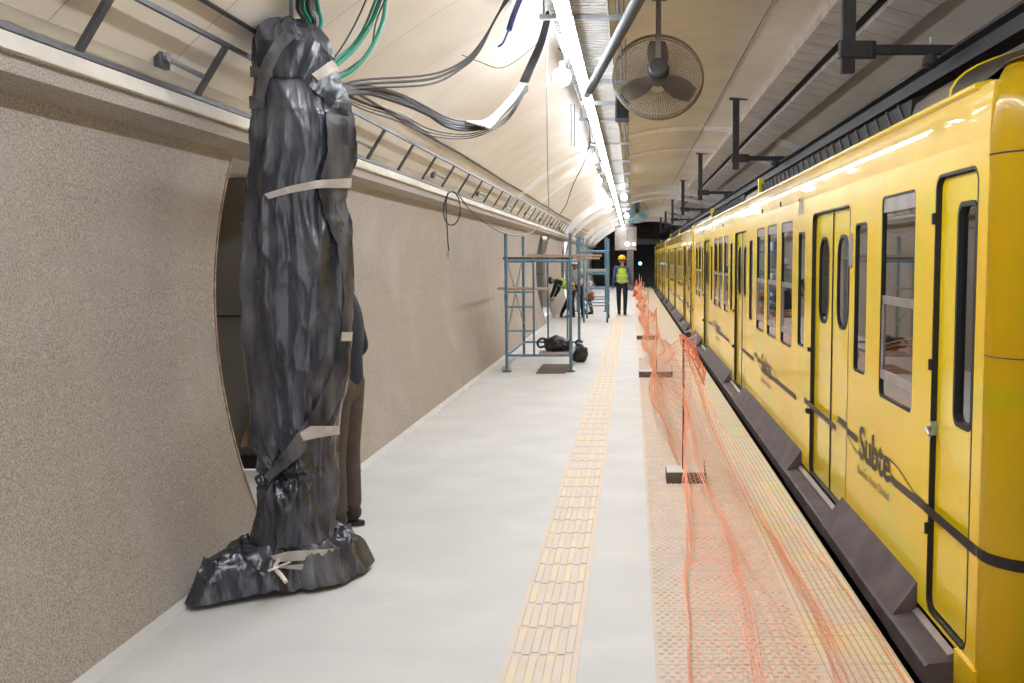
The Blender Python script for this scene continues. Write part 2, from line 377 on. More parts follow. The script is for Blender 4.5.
for sx in (-1, 1):
    bm = B(); box(bm, sx*.2-.006, sx*.2+.006, .5, 60, -.02, .07); link('side_rail', bm, 'tray_white', t)
bm = B(); y = .5
while y < 58: box(bm, -.195, .195, y, y+.045, -.012, -.006); y += .075
for x in (-.1, .0, .1): box(bm, x-.012, x+.012, .5, 58, -.006, -.002)
o = link('perforated_base', bm, 'tray_white', t)
t = thing('conduit', 'thin galvanised conduit running right beside the cable tray', 'conduit', (-.1,0,3.44)); bm = B(); tube(bm, [(0,.5,0),(0,58,0)], .016, 8); link('pipe', bm, 'zinc', t)
bm = B()
y = .6
while y < 50: tube(bm, [(0,y,0),(0,y+.04,0)], .024, 8); y += 3.0
link('coupling', bm, 'zinc', t)
# crossbars with threaded rods
def tray_support(y, first=[None]):
    if first[0] is None:
        t = thing('tray_hanger', 'galvanised strut crossbar with threaded rods holding the tray', 'hanger', (-.35,y,3.395), 'strut hangers of the cable tray')
        bm = B(); box(bm, -.30, .32, -.02, .02, -.02, .012); link('crossbar', bm, 'zinc', t)
        for x in (-.27, .29):
            bm = B(); tube(bm, [(x,0,-.03),(x,0,vz(-.35+x)-3.395+.01)], .006, 6); link('rod', bm, 'zinc', t)
        first[0] = t; return t
    o = copy_tree(first[0]); o.location.y = y; return o
for k in range(20): tray_support(7.2+2.6*k if k else 4.6)
tray_support(7.2)
# ceiling lamps (round bright work lamps)
LAMPS = [(562,77,8.3),(594,160,15.2),(598,181,19.4),(624,197,24.2),(609,209.5,30.6),(626.5,216,35.5)]
labs = ['large bright round lamp nearest the camera, left of the light line', 'small round lamp left of the light line, second from the camera', 'bright twin round lamp left of the light line, under the arc', 'round lamp right of the light line beside the far fan', 'round lamp left of the light line, before the far scaffold', 'round lamp just in front of the pale blue far fan']
for i, ((px, py, d), lb) in enumerate(zip(LAMPS, labs)):
    p = P(px, py, d); sx = 1 if px < CX-.28*0 and i in (0,1,2,4) else -1
    t = thing('work_lamp', lb, 'lamp', p, 'bare round lamps along the tray')
    r = .075 if i != 1 else .05
    bm = B(); bmesh.ops.create_uvsphere(bm, u_segments=20, v_segments=12, radius=r); link('bulb', bm, 'bulb' if i < 2 else 'bulb_far', t, True)
    bm = B(); lathe(bm, [(.02,.0),(.026,.01),(.026,.06),(.012,.07)], (0,0,r-.012), n=14); link('socket', bm, 'tray_white', t)
    bm = B(); tube(bm, smoothpts([(0,0,r+.05),(0.01*sx,0,r+.12),(-.03*sx,0,3.40-p.z-.06 if 3.40-p.z-.06 > r+.14 else r+.16),(.03*sx,0,3.40-p.z)]), .005, 6); link('flex', bm, 'cable_black', t)
# sign box with two lamps far down
p0 = P(615,227,50); p1 = P(636.5,250,50)
t = thing('hanging_sign', 'grey rectangular sign box hanging over the far end of the platform', 'sign', ((p0.x+p1.x)/2,50,p1.z)); w = (p1.x-p0.x)/2; h = p0.z-p1.z
bm = B(); box(bm, -w, w, -.06, .06, 0, h, .01); link('panel', bm, 'sign', t)
bm = B(); box(bm, -w-.02, w+.02, -.07, .07, h, h+.03); box(bm, -w-.02, w+.02, -.07, .07, -.03, 0); link('rim', bm, 'gray_steel', t)
for x in (-.35,.35):
    bm = B(); tube(bm, [(x,0,h),(x,0,vz(t.location.x+x)-p1.z)], .012, 6); link('rod', bm, 'gray_steel', t)
for px, m, lb in ((627.3,'bulb_far','white lamp shining in front of the hanging sign'),(634,'red_lamp','small warm lamp at the right end of the hanging sign')):
    p = P(px,244,49.5); bm = B(); bmesh.ops.create_uvsphere(bm, u_segments=12, v_segments=8, radius=.10 if m == 'bulb_far' else .07)
    t2 = thing('sign_lamp', lb, 'lamp', p); link('bulb', bm, 'sign_bulb' if m == 'bulb_far' else m, t2, True); bm = B(); tube(bm, [(0,.05,.05),(0,.12,vz(p.x)-p.z)], .012, 6); link('rod', bm, 'gray_steel', t2)
# grey pillar behind the worker
bm = B(); box(bm, -.28, .08, 54, 54.4, 0, vz(0)+.0, .01); tag(link('pillar', bm, 'pillar'), 'grey square pillar at the far end behind the walking worker', 'pillar')
# brace pipe
t = thing('brace_pipe', 'thick dark diagonal pipe from the ceiling down to the light line', 'pipe', (0,0,0))
pA = P(587,95,9.5); pB = P(662,-45,4.9)
bm = B(); tube(bm, [pA+(pB-pA)*.07, pB], .038, 14); link('pipe', bm, 'beam', t, True)
bm = B(); tube(bm, [pA, pA+(pB-pA)*.08], .034, 14); link('coupler', bm, 'zinc', t, True)
bm = B(); tube(bm, [pB-Vector((0,0,.03)), Vector((pB.x,pB.y,vz(pB.x)))], .03, 12); link('drop_rod', bm, 'gray_steel', t)
# electric box on tray
p = P(622,108,9.4); t = thing('junction_box', 'dark junction box hanging right of the light line under the fan', 'electrical box', p)
bm = B(); box(bm, -.065, .065, -.05, .05, -.13, .13, .008); link('enclosure', bm, 'fan_motor', t)
bm = B(); box(bm, -.05, .05, -.058, -.05, -.10, .11, .004); link('lid', bm, 'black', t)
bm = B(); box(bm, -.38, .08, -.015, .015, .03, .06); link('bracket', bm, 'zinc', t)
bm = B(); tube(bm, [(-.03,0,-.13),(-.03,0,-.17)], .012, 8); tube(bm, [(.04,0,-.13),(.04,0,-.16)], .012, 8); link('cable_gland', bm, 'zinc', t)
# ------------------------------------------------------------------ fans
def make_fan(label, loc, R, m_wire, m_blade):
    t = thing('wall_fan', label, 'fan', loc, 'industrial fans under the vault')
    rot = Matrix.Rotation(math.radians(90-18), 4, 'X')      # local +Z (motor side) -> toward -Y and up a little
    # axis vector of motor side
    T = lambda v: rot @ Vector(v)
    bm = B()
    circ = lambda r, z: [T((r*math.cos(2*PI*k/48), r*math.sin(2*PI*k/48), z)) for k in range(48)]
    tube(bm, circ(R,0), .008, 6, True); tube(bm, circ(R*.985,.035), .004, 6, True); tube(bm, circ(R*.985,-.035), .004, 6, True)
    link('guard_ring', bm, m_wire, t, True)
    bm = B()
    for k in range(96):
        a = 2*PI*k/96
        for s in (1,-1):
            tube(bm, [T((r*R*math.cos(a), r*R*math.sin(a), s*z)) for r, z in ((.2,.13),(.55,.115),(.85,.075),(.985,.035),(1.0,0))], .0016, 4, caps=False)
    for q in range(16):
        r = .25+.72*q/16; z = .13-.085*r**3
        tube(bm, circ(r*R,z), .0012, 3, True); tube(bm, circ(r*R,-z), .0012, 3, True)
    link('wire_guard', bm, m_wire, t)
    for k in range(3):
        bm = B(); g = []
        for i in range(7):
            u = i/6; r = R*(.16+.72*u); w = R*(.10+.16*math.sin(PI*min(1,u*.75+.1)))
            tw = math.radians(28-12*u); a0_ = 2*PI*k/3+PI/2+.0
            row_ = []
            for j in range(5):
                v = (j/4-.5)*2*w; x = r; yv = v*math.cos(tw); z = v*math.sin(tw)*.5
                row_.append(bm.verts.new(T((x*math.cos(a0_)-yv*math.sin(a0_), x*math.sin(a0_)+yv*math.cos(a0_), z))))
            g.append(row_)
        for i in range(6):
            for j in range(4): bm.faces.new((g[i][j], g[i][j+1], g[i+1][j+1], g[i+1][j]))
        bmesh.ops.solidify(bm, geom=bm.faces[:], thickness=.004); link('blade', bm, m_blade, t, True)
    bm = B(); lathe(bm, [(.03,-.05),(.065,-.05),(.07,-.02),(.07,.06),(.085,.07),(.085,.17),(.075,.19),(.03,.2)], mat4=rot, n=24); mo = link('motor', bm, 'fan_motor', t, False)
    bm = B()
    for z in (.09,.11,.13,.15): tube(bm, [T((.087*math.cos(2*PI*k/24), .087*math.sin(2*PI*k/24), z)) for k in range(24)], .004, 4, True)
    link('cooling_fin', bm, 'black', mo)
    top = vz(loc[0])-loc[2]; m0 = T((0,0,.12))
    bm = B(); box(bm, -.022, .022, m0.y-.02, m0.y+.02, m0.z+.07, top, .003); link('down_rod', bm, 'fan_wire' if m_wire == 'fan_wire' else m_wire, t)
    bm = B(); box(bm, -.07, .07, m0.y-.07, m0.y+.07, top-.012, top+.01); link('ceiling_plate', bm, 'gray_steel', t)
    return t
M['fan_pale'] = mat('fan_pale_blue', (150,190,210), .5)
pf = P(658,77,8.5); make_fan('large grey caged fan hanging from the vault near the light line', pf, .385, 'fan_wire', 'fan_blade')
pf = P(637,212,39); make_fan('pale blue far caged fan beyond the lamps', pf, .46, 'fan_pale', 'fan_pale')
# ------------------------------------------------------------------ wall ladder tray
A_, B_ = Vector((-2.1,0,2.476)), Vector((-1.945,0,2.72))
t = thing('cable_ladder', 'dark steel cable ladder running along the left wall under the vault', 'cable ladder', (0,0,0))
for p in (A_, B_):
    bm = B(); bar(bm, p+Vector((0,.3,0)), p+Vector((0,55,0)), .018, .022); link('side_rail', bm, 'gray_steel', t)
rung = None
for k in range(52):
    y = 2.83+1.035*k
    if y > 54: break
    if rung is None:
        bm = B(); bar(bm, A_+(B_-A_)*.04, B_-(B_-A_)*.04, .042, .018); rung = link('rung', bm, 'gray_steel', t)
    else: o = rung.copy(); C.objects.link(o); o.parent = t; rung_k = o
    (rung if k == 0 else rung_k).location.y = y
for k in range(14):
    y = 5.0+3.1*k
    if k == 0:
        brk = thing('ladder_bracket', 'small dark wall plate with a rod holding the cable ladder', 'bracket', (0,y,0), 'wall brackets of the cable ladder')
        bm = B(); box(bm, -2.15,-2.12,-.42,-.32,2.56,2.67,.004); link('wall_plate', bm, 'gray_steel', brk)
        bm = B(); tube(bm, [(-2.13,-.37,2.615),(-2.05,-.08,2.565)], .014, 8); link('rod', bm, 'zinc', brk)
        bm = B(); tube(bm, [(-2.125,-.37,2.615),(-2.10,-.37,2.612)], .022, 8); link('bolt', bm, 'zinc', brk)
    else: o = copy_tree(brk); o.location.y = y
def cable(name, pts, r, m, label, cat='cable', group=None, n=6, k=6):
    bm = B(); tube(bm, smoothpts(pts, k), r, n)
    return tag(link(name, bm, m, None, True), label, cat, group)
# cable pinned to the vault
random.seed(3)
cable('ceiling_cable', [(-1.88+random.uniform(-.015,.015), y, vz(-1.88)-.015+random.uniform(-.012,.006)) for y in range(1, 56, 2)], .012, 'cable_black', 'black cable pinned along the vault above the cable ladder', k=3)
# ------------------------------------------------------------------ cables in the air
def PV(px, py, d):
    while True:
        q = P(px, py, d)
        if abs(q.x-VC) < VR and q.z < vz(q.x)-.03: return q
        d -= .05
def pc(name, pix, r, m, label, group=None): return cable(name, [PV(*q) for q in pix], r, m, label, 'cable', group)
pc('green_cable', [(330,-8,5.0),(334,-30,5.0)][:0]+[(386,-10,5.6),(383,20,5.5),(371,48,5.4),(355,68,5.25),(336,80,5.1)], .011, 'cable_green', 'lowest bright green cable curving into the wrapped post')
pc('green_cable', [(384,-12,5.7),(370,25,5.6),(353,50,5.4),(332,68,5.1)], .014, 'cable_green', 'thick upper green cable curving into the wrapped post')
pc('green_cable', [(380,-12,5.7),(364,28,5.6),(350,48,5.4),(330,64,5.1)], .008, 'cable_green', 'thin green cable beside the thick one above the wrapped post')
pc('thin_cable', [(371,-12,5.6),(358,18,5.5),(345,42,5.4),(330,64,5.1)], .005, 'cable_black', 'thin dark cable left of the green cables')
pc('thin_cable', [(385,0,5.5),(376,22,5.5),(370,50,5.4),(350,68,5.3),(338,74,5.1)], .005, 'cable_black', 'thin dark cable between the green cables')
random.seed(11)
for i in range(3):
    j = [random.uniform(-4,4) for _ in range(4)]
    pc('black_cable', [(336,88+i*2,5.1),(362,80+i*4,5.4),(430,75+i*4+j[0],6.2),(462,62+i*3,6.6),(480,44+i*3,6.8),(497,16,7.0),(510+i*4,-12,7.1)][:7], .007+.002*(i == 1), 'cable_black', ['uppermost black cable sweeping from the wrapped post to the ceiling','middle black cable sweeping up to the ceiling','lower black cable of the three sweeping up to the ceiling'][i])
for i in range(8):
    o1, o2, o3 = random.uniform(-5,6), random.uniform(-5,7), random.uniform(-4,4)
    pix = [(336+i, 86+i*1.2, 5.1),(372,92+o1,5.6),(412,104+o1+o2*.5,6.2),(450,121+o2,6.8),(485,124+o3,7.3),(505,112+o3*.6-2,7.6),(527,88+o3*.5,7.8)]
    pc('black_cable', pix, .011, 'cable_black', 'black cable in the thick sagging bundle between wrapped post and tray', 'black cables of the sagging bundle')
    off = (i-3.5)*.9
    pc('black_cable', [(524+off,82,7.6),(534+off,60,7.6),(542+off*.8,40,7.5),(549+off*.5,12,7.2)], .012, 'cable_black', 'black sheathed cable of the upright bundle beside the tray', 'black cables of the upright bundle')
for i in range(7):
    off = (i-3)*1.6
    pc('white_cable', [(466+i*3,124+off*.5,7.0),(484+i,124+off*.7,7.25),(500,112+off*.9,7.5),(517,92+off,7.7),(530+off*.6,70,7.8),(535+off*.5,58,7.8)], .0075, 'cable_white', 'white cable in the pale bundle rising to the tray', 'white cables of the rising bundle')
for i in range(3):
    pc('loose_cable', [(340,94+i*2,5.1),(365,104+i*3,5.6),(400,114+i*4,6.1),(432,130+i*3,6.6),(470,134+i*2,7.0),(500,122+i*2,7.4),(514,108+i*2,7.5),(526,88+i,7.6)], .0045, 'cable_black', ['highest thin loose cable under the sagging bundle','middle thin loose cable under the sagging bundle','lowest thin loose cable under the sagging bundle'][i])
cable('draped_cable', [P(338,90,5.1), P(370,105,5.5), P(405,118,6.0), onX(436,146,-1.98)+Vector((.1,0,0)), onX(470,163,-1.92)+Vector((.05,0,0))], .008, 'cable_black', 'black cable dropping from the bundle toward the cable ladder')
pc('blue_cable', [(523,-8,7.2),(514,14,7.2),(509,30,7.2)], .022, 'cable_blue', 'thick dark blue cable end hanging from the ceiling')
pc('blue_cable', [(512,22,7.2),(507,34,7.2),(503,43,7.2),(498,47,7.2)], .008, 'cable_blue', 'thin blue wire curling below the thick blue cable end')
pc('thin_cable', [(462,55,6.7),(480,62,6.9),(500,68,7.1),(520,58,7.4),(543,38,7.7)], .003, 'cable_black', 'thin grey wire sagging from the black cables to the tray')
pc('hanging_wire', [(546.5,20,7.9),(546.8,60,7.9),(547,110,7.9),(547.5,160,7.9),(549,212,7.9)], .004, 'zinc', 'long thin vertical wire hanging left of the near lamp')
pc('hanging_wire', [(588,120,11),(590,138,11),(588,150,11),(583,165,12),(573,185,13),(566,205,14),(560,214,15)], .006, 'cable_black', 'slanting dark wire running down from the light line toward the ladder')
for i, (x, lb) in enumerate(((571,'left of two short vertical wires by the brace pipe'),(574.5,'right of two short vertical wires by the brace pipe'))):
    pc('hanging_wire', [(x,104,9.9),(x+.2,125,9.9),(x,146,9.9)], .005, 'cable_black', lb)
# vertical bracket left of column top: cables bundle above wrapped post
for i in range(5):
    pc('riser_cable', [(300+i*4,-10,5.3),(298+i*5,8,5.25),(302+i*5+random.uniform(-3,3),22,5.2),(306+i*3,36,5.12)], .012, ['cable_black','cable_green','cable_black','tray_white','cable_green'][i], ['leftmost black cable entering the top of the wrapped post','dark green cable entering the top of the wrapped post','middle black cable entering the top of the wrapped post','pale cable entering the top of the wrapped post','rightmost green cable entering the top of the wrapped post'][i])
pc('hanging_rod', [(291.5,-14,5.12),(291.5,28,5.12)], .012, 'zinc', 'thin bright steel rod above the wrapped post')
# loop of cable with plug, hung on ladder
t = thing('coiled_cable', 'black cable looped over the ladder with a white plug at its end', 'cable', (0,0,0))
d = 11.6
bm = B(); tube(bm, smoothpts([P(448,193,d),P(444,205,d),(P(444,216,d)),P(448,224,d),P(455,224,d),P(460,214,d),P(459,200,d),P(454,192,d),P(448,194,d),P(446,206,d),P(447,226,d),P(448,243,d),P(449,252,d)]), .008, 6); link('cord', bm, 'cable_black', t, True)
bm = B(); q = P(449,251,d); tube(bm, [q, q-Vector((0,0,.03)), q-Vector((0,0,.075))], [.016,.024,.018], 10); link('plug', bm, 'cable_white', t, True)
pc('sagging_cable', [(458,194,11.6),(470,210,12.5),(487,224,13.5),(503,233,14.6),(520,235.5,15.6),(532,232,17),(540,226,19)], .008, 'cable_black', 'thin cable sagging from the coil over the scaffold top')
# ------------------------------------------------------------------ ceiling right: ducts, hanger posts, conductor rail
for x0, x1, lb in ((1.70,1.98,'left pale duct running along the vault above the train'), (2.09,2.40,'right pale duct running along the vault above the train')):
    bm = B(); zt = min(vz(x0), vz(x1))
    prism(bm, [(x0, vz(x0)-.08-.005),(x1, vz(x1)-.09),(x1, vz(x1)+.02),(x0, vz(x0)+.02)], .5, 52)
    tag(link('ceiling_duct', bm, 'duct'), lb, 'duct')
bm = B(); prism(bm, [(1.985,3.80),(2.085,3.80),(2.085,3.90),(1.985,3.90)], .5, 52); tag(link('duct_gap_shade', bm, 'black'), 'added black strip for the shade in the channel between the two pale ceiling ducts', 'gap')  # solid black strip added as the dark shade between the ducts
cable('ceiling_conduit', [(1.22, .5, vz(1.2)-.02),(1.22,20,vz(1.2)-.02),(1.22,50,vz(1.2)-.02)], .007, 'gray_steel', 'thin grey conduit on the vault left of the ducts', 'conduit', k=2)
labs = ['nearest hanger post with arm over the train', 'second hanger post from the camera with arm over the train', 'third hanger post from the camera over the train', 'fourth hanger post from the camera over the train', 'fifth hanger post, in the dim distance over the train', 'sixth hanger post, in the dim distance', 'farthest hanger post near the tunnel mouth']
hang = None
for k in range(7):
    y = 6.9+7.35*k
    if hang is None:
        t = hang = thing('rail_hanger', labs[0], 'hanger post', (1.46,y,2.95), 'hanger posts of the conductor rail')
        top = vz(1.46)-2.95
        bm = B(); box(bm, -.045, .045, -.03, .03, 0, top, .004); link('post', bm, 'beam', t)
        bm = B(); box(bm, -.09, .16, -.05, .05, top-.02, top+.01); link('ceiling_plate', bm, 'beam', t)
        bm = B(); box(bm, .04, .80, -.03, .03, .125, .185, .004); link('arm', bm, 'beam', t)
        bm = B(); box(bm, -.06, .13, -.045, .045, .10, .21, .006); tube(bm, [(.15,0,.10),(.15,0,.21)], .04, 12); link('clamp', bm, 'beam', t)
        bm = B(); lathe(bm, [(.02,.14),(.03,.10),(.055,.06),(.06,.03),(.03,0)], (.56,0,.03), n=14); ins = link('insulator', bm, 'fan_motor', t, True)
        bm = B(); tube(bm, [(.56,0,.10),(.56,0,.24)], .01, 8); link('bolt', bm, 'zinc', ins)
    else: o = copy_tree(hang); o.location.y = y; o['label'] = labs[k]
bm = B(); prism(bm, [(2.10,2.93),(2.24,2.93),(2.24,2.96),(2.19,2.97),(2.19,3.05),(2.25,3.06),(2.25,3.08),(2.09,3.08),(2.09,3.06),(2.15,3.05),(2.15,2.97),(2.10,2.96)], .5, 58)
tag(link('conductor_rail', bm, 'beam'), 'dark overhead conductor rail above the train roof', 'rail')
# ------------------------------------------------------------------ train
TX = 1.35; ZB = .08; ZT = 2.16; CARL = 17.9
def make_car():
    t = thing('subway_car', 'yellow subway car nearest the camera with dark stripe and lettering', 'train car', (TX,3.62,0), 'yellow subway cars at the platform')
    Y0 = 3.62
    # all local: x from 0 (platform face) toward +X, y = Y - 3.62
    doors = [(6.87-Y0, 1.30), (12.5-Y0, 1.30), (18.13-Y0, 1.30)]
    wins = []  # (y0,y1,z0,z1, r, kind)
    wins.append((4.79,5.44,.95,2.03,'sash')); wins.append((5.76,6.08,1.02,1.91,'narrow'))
    for b in (0, 5.63):
        wins.append((7.83+b,8.15+b,1.0,1.91,'narrow')); wins.append((11.22+b,11.54+b,1.0,1.91,'narrow'))
        for a in (8.44, 9.365, 10.22): wins.append((a+b, a+.64+b, .94, 2.02, 'sash'))
    wins.append((19.1,19.42,1.0,1.91,'narrow')); wins.append((19.7,20.34,.94,2.02,'sash')); wins.append((20.6,21.2,.94,2.02,'sash'))
    wins = [(a-Y0,b-Y0,c,d,k) for a,b,c,d,k in wins]
    L = CARL
    holes = [rrect(a,b,c,d,.045) for a,b,c,d,k in wins]
    holes += [rrect(c-w/2, c+w/2, ZB+.01, 2.03, .07) for c, w in doors]
    cab = (3.93-Y0, 4.47-Y0); holes.append(rrect(cab[0], cab[1], ZB+.03, 2.06, .06))
    bm = B(); plate(bm, [(.20,ZB-.0),(L,ZB-.0),(L,ZT),(.20,ZT)], holes, 0, .045)
    side = link('side_wall', bm, 'yellow', t)
    # upper cove
    pr = []
    for k in range(10):
        u = k/9; pr.append((.012*u*u+.0005, ZT+.21*u))
    bm = B(); prism(bm, [(0, ZT)]+pr[1:]+[(x+.05, z) for x, z in reversed(pr)], .20, L); link('upper_panel', bm, 'yellow_up', t, True)
    bm = B(); prism(bm, [(.008,2.362),(-.008,2.368),(-.006,2.384),(.06,2.40),(.06,2.362)], .36, L); link('rain_gutter', bm, 'yellow_door', t)
    # roof
    W = 2.5; rf = []
    for k in range(15):
        a = PI*(1-k/14); rf.append((W/2+(W/2-.05)*math.cos(a), 2.385+.30*math.sin(a)**.8))
    bm = B(); prism(bm, rf+[(x, z-.03) for x, z in reversed(rf)], .86, L-.05); link('roof', bm, 'roof', t, False)
    # front cap: rounded corner + end face, lofted in plan
    plan = []
    R = .17
    for k in range(9):
        a = PI+ (PI/2)*k/8; plan.append((R+R*math.cos(a), .20+(R+.03)*math.sin(a)))
    plan += [(.6,-.03-.02),(1.25,-.06),(1.9,-.05)]
    for k in range(9):
        a = 1.5*PI+(PI/2)*k/8; plan.append((W-R+R*math.cos(a), .20+(R+.03)*math.sin(a)))
    zs = [-.12,.0,.2,.6,1.0,1.4,1.8,2.12,2.2,2.28,2.35,2.41,2.47]
    bm = B(); rings = []
    for z in zs:
        ins = 0 if z <= 2.12 else .03*((z-2.12)/.25)**2+(.05*((z-2.35)/.1) if z > 2.35 else 0)
        ring = []
        for x, y in plan:
            cxx = W/2; s = 1-ins/ (W/2)
            ring.append(bm.verts.new((cxx+(x-cxx)*s, y+ins*1.3, z)))
        rings.append(ring)
    for a_, b_ in zip(rings, rings[1:]):
        for k in range(len(plan)-1): bm.faces.new((a_[k], a_[k+1], b_[k+1], b_[k]))
    bmesh.ops.solidify(bm, geom=bm.faces[:], thickness=-.03)
    link('end_cap', bm, 'yellow', t, True)
    # roof dome rim at the end
    pts = [(W/2+(W/2-.05)*math.cos(PI*(1-k/28)), .86, 2.39+.30*math.sin(PI*k/28)**.8) for k in range(29)]
    bm = B(); tube(bm, pts, .008, 6); link('roof_rim', bm, 'yellow_door', t, True)
    bm = B(); g = []
    for q in range(7):
        u = q/6; row_ = []
        for k, p in enumerate(pts):
            a_ = PI*(1-k/28); fx = W/2+(W/2-.09)*math.cos(a_); fy = .26-.24*math.sin(a_)**.5; fz = 2.45
            e_ = math.sin(u*PI/2); row_.append(bm.verts.new((fx+(p[0]-fx)*u, fy+(p[1]-fy)*u, fz+(p[2]-fz)*e_)))
        g.append(row_)
    for q in range(6):
        for k in range(28): bm.faces.new((g[q][k], g[q][k+1], g[q+1][k+1], g[q+1][k]))
    bmesh.ops.solidify(bm, geom=bm.faces[:], thickness=.01)
    link('roof_end', bm, 'roof', t, True)
    bm = B(); prism_pts = [(x, y-.004) for x, y in plan]
    for zz in (2.09,):
        tube(bm, [(x, y-.001, zz) for x, y in plan], .0035, 4)
    tube(bm, [(x, y-.001, 1.33) for x, y in plan], .0025, 4)
    link('panel_seam', bm, 'deco', t)
    # far side, floor, ceiling, rear end
    bm = B(); holes2 = [rrect(a,b,c,d,.045) for a,b,c,d,k in wins if k == 'sash']
    plate(bm, [(.20,ZB),(L,ZB),(L,2.37),(.20,2.37)], holes2, W-.04, .04); link('far_side_wall', bm, 'yellow', t)
    bm = B(); plate(bm, [(.24,ZB+.03),(L-.04,ZB+.03),(L-.04,2.3),(.24,2.3)], holes2, W-.055, .01); box(bm, .06, W-.06, .22, L-.04, 2.28, 2.30); link('interior_lining', bm, 'interior', t)
    bm = B(); box(bm, .045, W-.05, .10, L, .0, ZB); link('car_floor', bm, 'seat', t)
    bm = B(); box(bm, .0, W, L-.04, L, ZB, 2.38); link('rear_wall', bm, 'yellow', t)
    bm = B(); box(bm, .04, W-.04, L+.0, L+.62, .1, 2.2); link('gangway', bm, 'rubber', t)
    bm = B(); prism(bm, [(-.005,.02),(.03,.02),(.03,2.36),(-.005,2.36)], L-.01, L+.30); link('end_post', bm, 'yellow_door', t)
    bm = B(); box(bm, .12, W-.12, .35, L-.3, -.8, -.0)
    for c in (1.9, L-2.2):
        for dy in (-.95,.95): tube(bm, [(.35,c+dy,-.75),(.22,c+dy,-.75)], .40, 20)
    link('underframe', bm, 'black', t)
    # seats
    for a, b in ((4.25-.3,7.6-.3),(9.9,13.2)):
        bm = B(); box(bm, W-.6, W-.08, a, b, .45, .53, .02); box(bm, W-.16, W-.07, a, b, .53, .95, .02); link('bench_seat', bm, 'seat', t)
    bm = B(); 
    for y in [1.6,4.4,7.3,10,13,15.5]: tube(bm, [(.95,y,ZB),(.95,y,2.28)], .018, 8)
    link('grab_pole', bm, 'zinc', t)
    # windows
    for a,b,c,d,k in wins:
        bm = B(); ringframe(bm, a-.002, b+.002, c-.002, d+.002, .045, .014, .002, .016); w = link('window', bm, 'rubber', t)
        if k == 'sash':
            bm = B(); m_ = c+(d-c)*.49
            box(bm, .006, .013, a+.01, b-.01, d-.085, d-.01); link('top_rail', bm, 'alu', w); bm = B(); box(bm, .006, .013, a+.01, b-.01, m_-.022, m_+.022); box(bm, .006, .012, b-.05, b-.01, c+.10, m_); box(bm, .004, .013, a+.01, b-.01, c+.10, c+.15)
            link('sash_rail', bm, 'alu', w)
        bm = B(); box(bm, .014, .018, a, b, c, d); link('pane', bm, 'glass', w)
    # double doors
    for i, (c, wd) in enumerate(doors):
        for s in (-1, 1):
            y0, y1 = (c-wd/2+.012, c-.006) if s < 0 else (c+.006, c+wd/2-.012)
            yc = (y0+y1)/2; oz0, oz1 = 1.25, 1.84
            bm = B(); plate(bm, rrect(y0, y1, ZB+.015, 2.02, .03), [rrect(yc-.165, yc+.165, oz0, oz1, .13)], .03, .035)
            dl = link('door_leaf', bm, 'yellow_door', t)
            bm = B(); ringframe(bm, yc-.18, yc+.18, oz0-.015, oz1+.015, .14, .020, .026, .022); link('door_window_seal', bm, 'rubber', dl)
            bm = B(); box(bm, .036, .04, yc-.165, yc+.165, oz0, oz1); link('door_pane', bm, 'glass', dl)
            bm = B(); ye = c + s*.004; box(bm, .024, .06, min(ye, ye+s*.008), max(ye, ye+s*.008), ZB+.015, 2.01); link('edge_rubber', bm, 'rubber', dl)
        bm = B(); ringframe(bm, c-wd/2-.004, c+wd/2+.004, ZB+.0, 2.034, .07, .011, -.001, .03); link('door_frame', bm, 'rubber', t)
        bm = B(); tube(bm, [(-.008, c+wd/2+.012, 1.0),(-.008, c+wd/2+.012, 1.03)], .016, 8); link('door_latch', bm, 'rubber', t); bm = B(); tube(bm, [(-.01, c+wd/2+.0, .545),(-.01, c+wd/2+.05, .545)], .022, 8); link('door_latch', bm, 'rubber', t)
    # oval plate beside first door
    bm = B(); plate(bm, rrect(6.13-Y0, 6.23-Y0, 1.64, 1.86, .05), [], -.006, .006); link('oval_plate', bm, 'alu', t)
    # cab door
    bm = B(); plate(bm, rrect(cab[0]+.012, cab[1]-.012, ZB+.04, 2.048, .05), [rrect(4.0-Y0, 4.21-Y0, 1.01, 1.92, .05)], .022, .035); cd = link('cab_door', bm, 'yellow_door', t)
    bm = B(); ringframe(bm, 3.985-Y0, 4.225-Y0, .995, 1.935, .06, .022, .016, .04); link('door_window_seal', bm, 'rubber', cd)
    bm = B(); box(bm, .036, .04, 4.0-Y0, 4.21-Y0, 1.01, 1.92); link('door_pane', bm, 'glass', cd)
    bm = B(); tube(bm, [(-.012,cab[1]-.02,.94),(-.03,cab[1]-.03,.94),(-.03,cab[1]-.09,.92)], .009, 8); box(bm, -.006, .02, cab[1]-.035, cab[1]-.008, .91, .97); link('door_handle', bm, 'zinc', cd)
    bm = B(); ringframe(bm, cab[0]-.004, cab[1]+.010, ZB+.02, 2.066, .07, .013, -.001, .03); link('door_frame', bm, 'rubber', t)
    bm = B()
    for zz in (1.2,.45,1.85): bm = B(); tube(bm, [(-.008,cab[1]+.004,zz),(-.008,cab[1]+.004,zz+.05)], .010, 8); link('hinge', bm, 'rubber', t)
    # roof louvre boxes
    for y, ln in ((1.5,5.9),(9.0,5.0)):
        bm = B(); prism(bm, [(.055,2.40),(.06,2.50),(.6,2.66),(.6,2.40)], y, y+ln); rb = link('roof_louvre', bm, 'black', t)
        bm = B(); yy = y+.1
        while yy < y+ln-.2: bar(bm, (.05,yy,2.41),(.05,yy+.12,2.50), .010, .010); yy += .25
        link('louvre_grille', bm, 'beam', rb)
        bm = B(); box(bm, .03, .09, y+ln, y+ln+.04, 2.39, 2.57); link('louvre_end', bm, 'yellow_door', rb)
    bm = B()
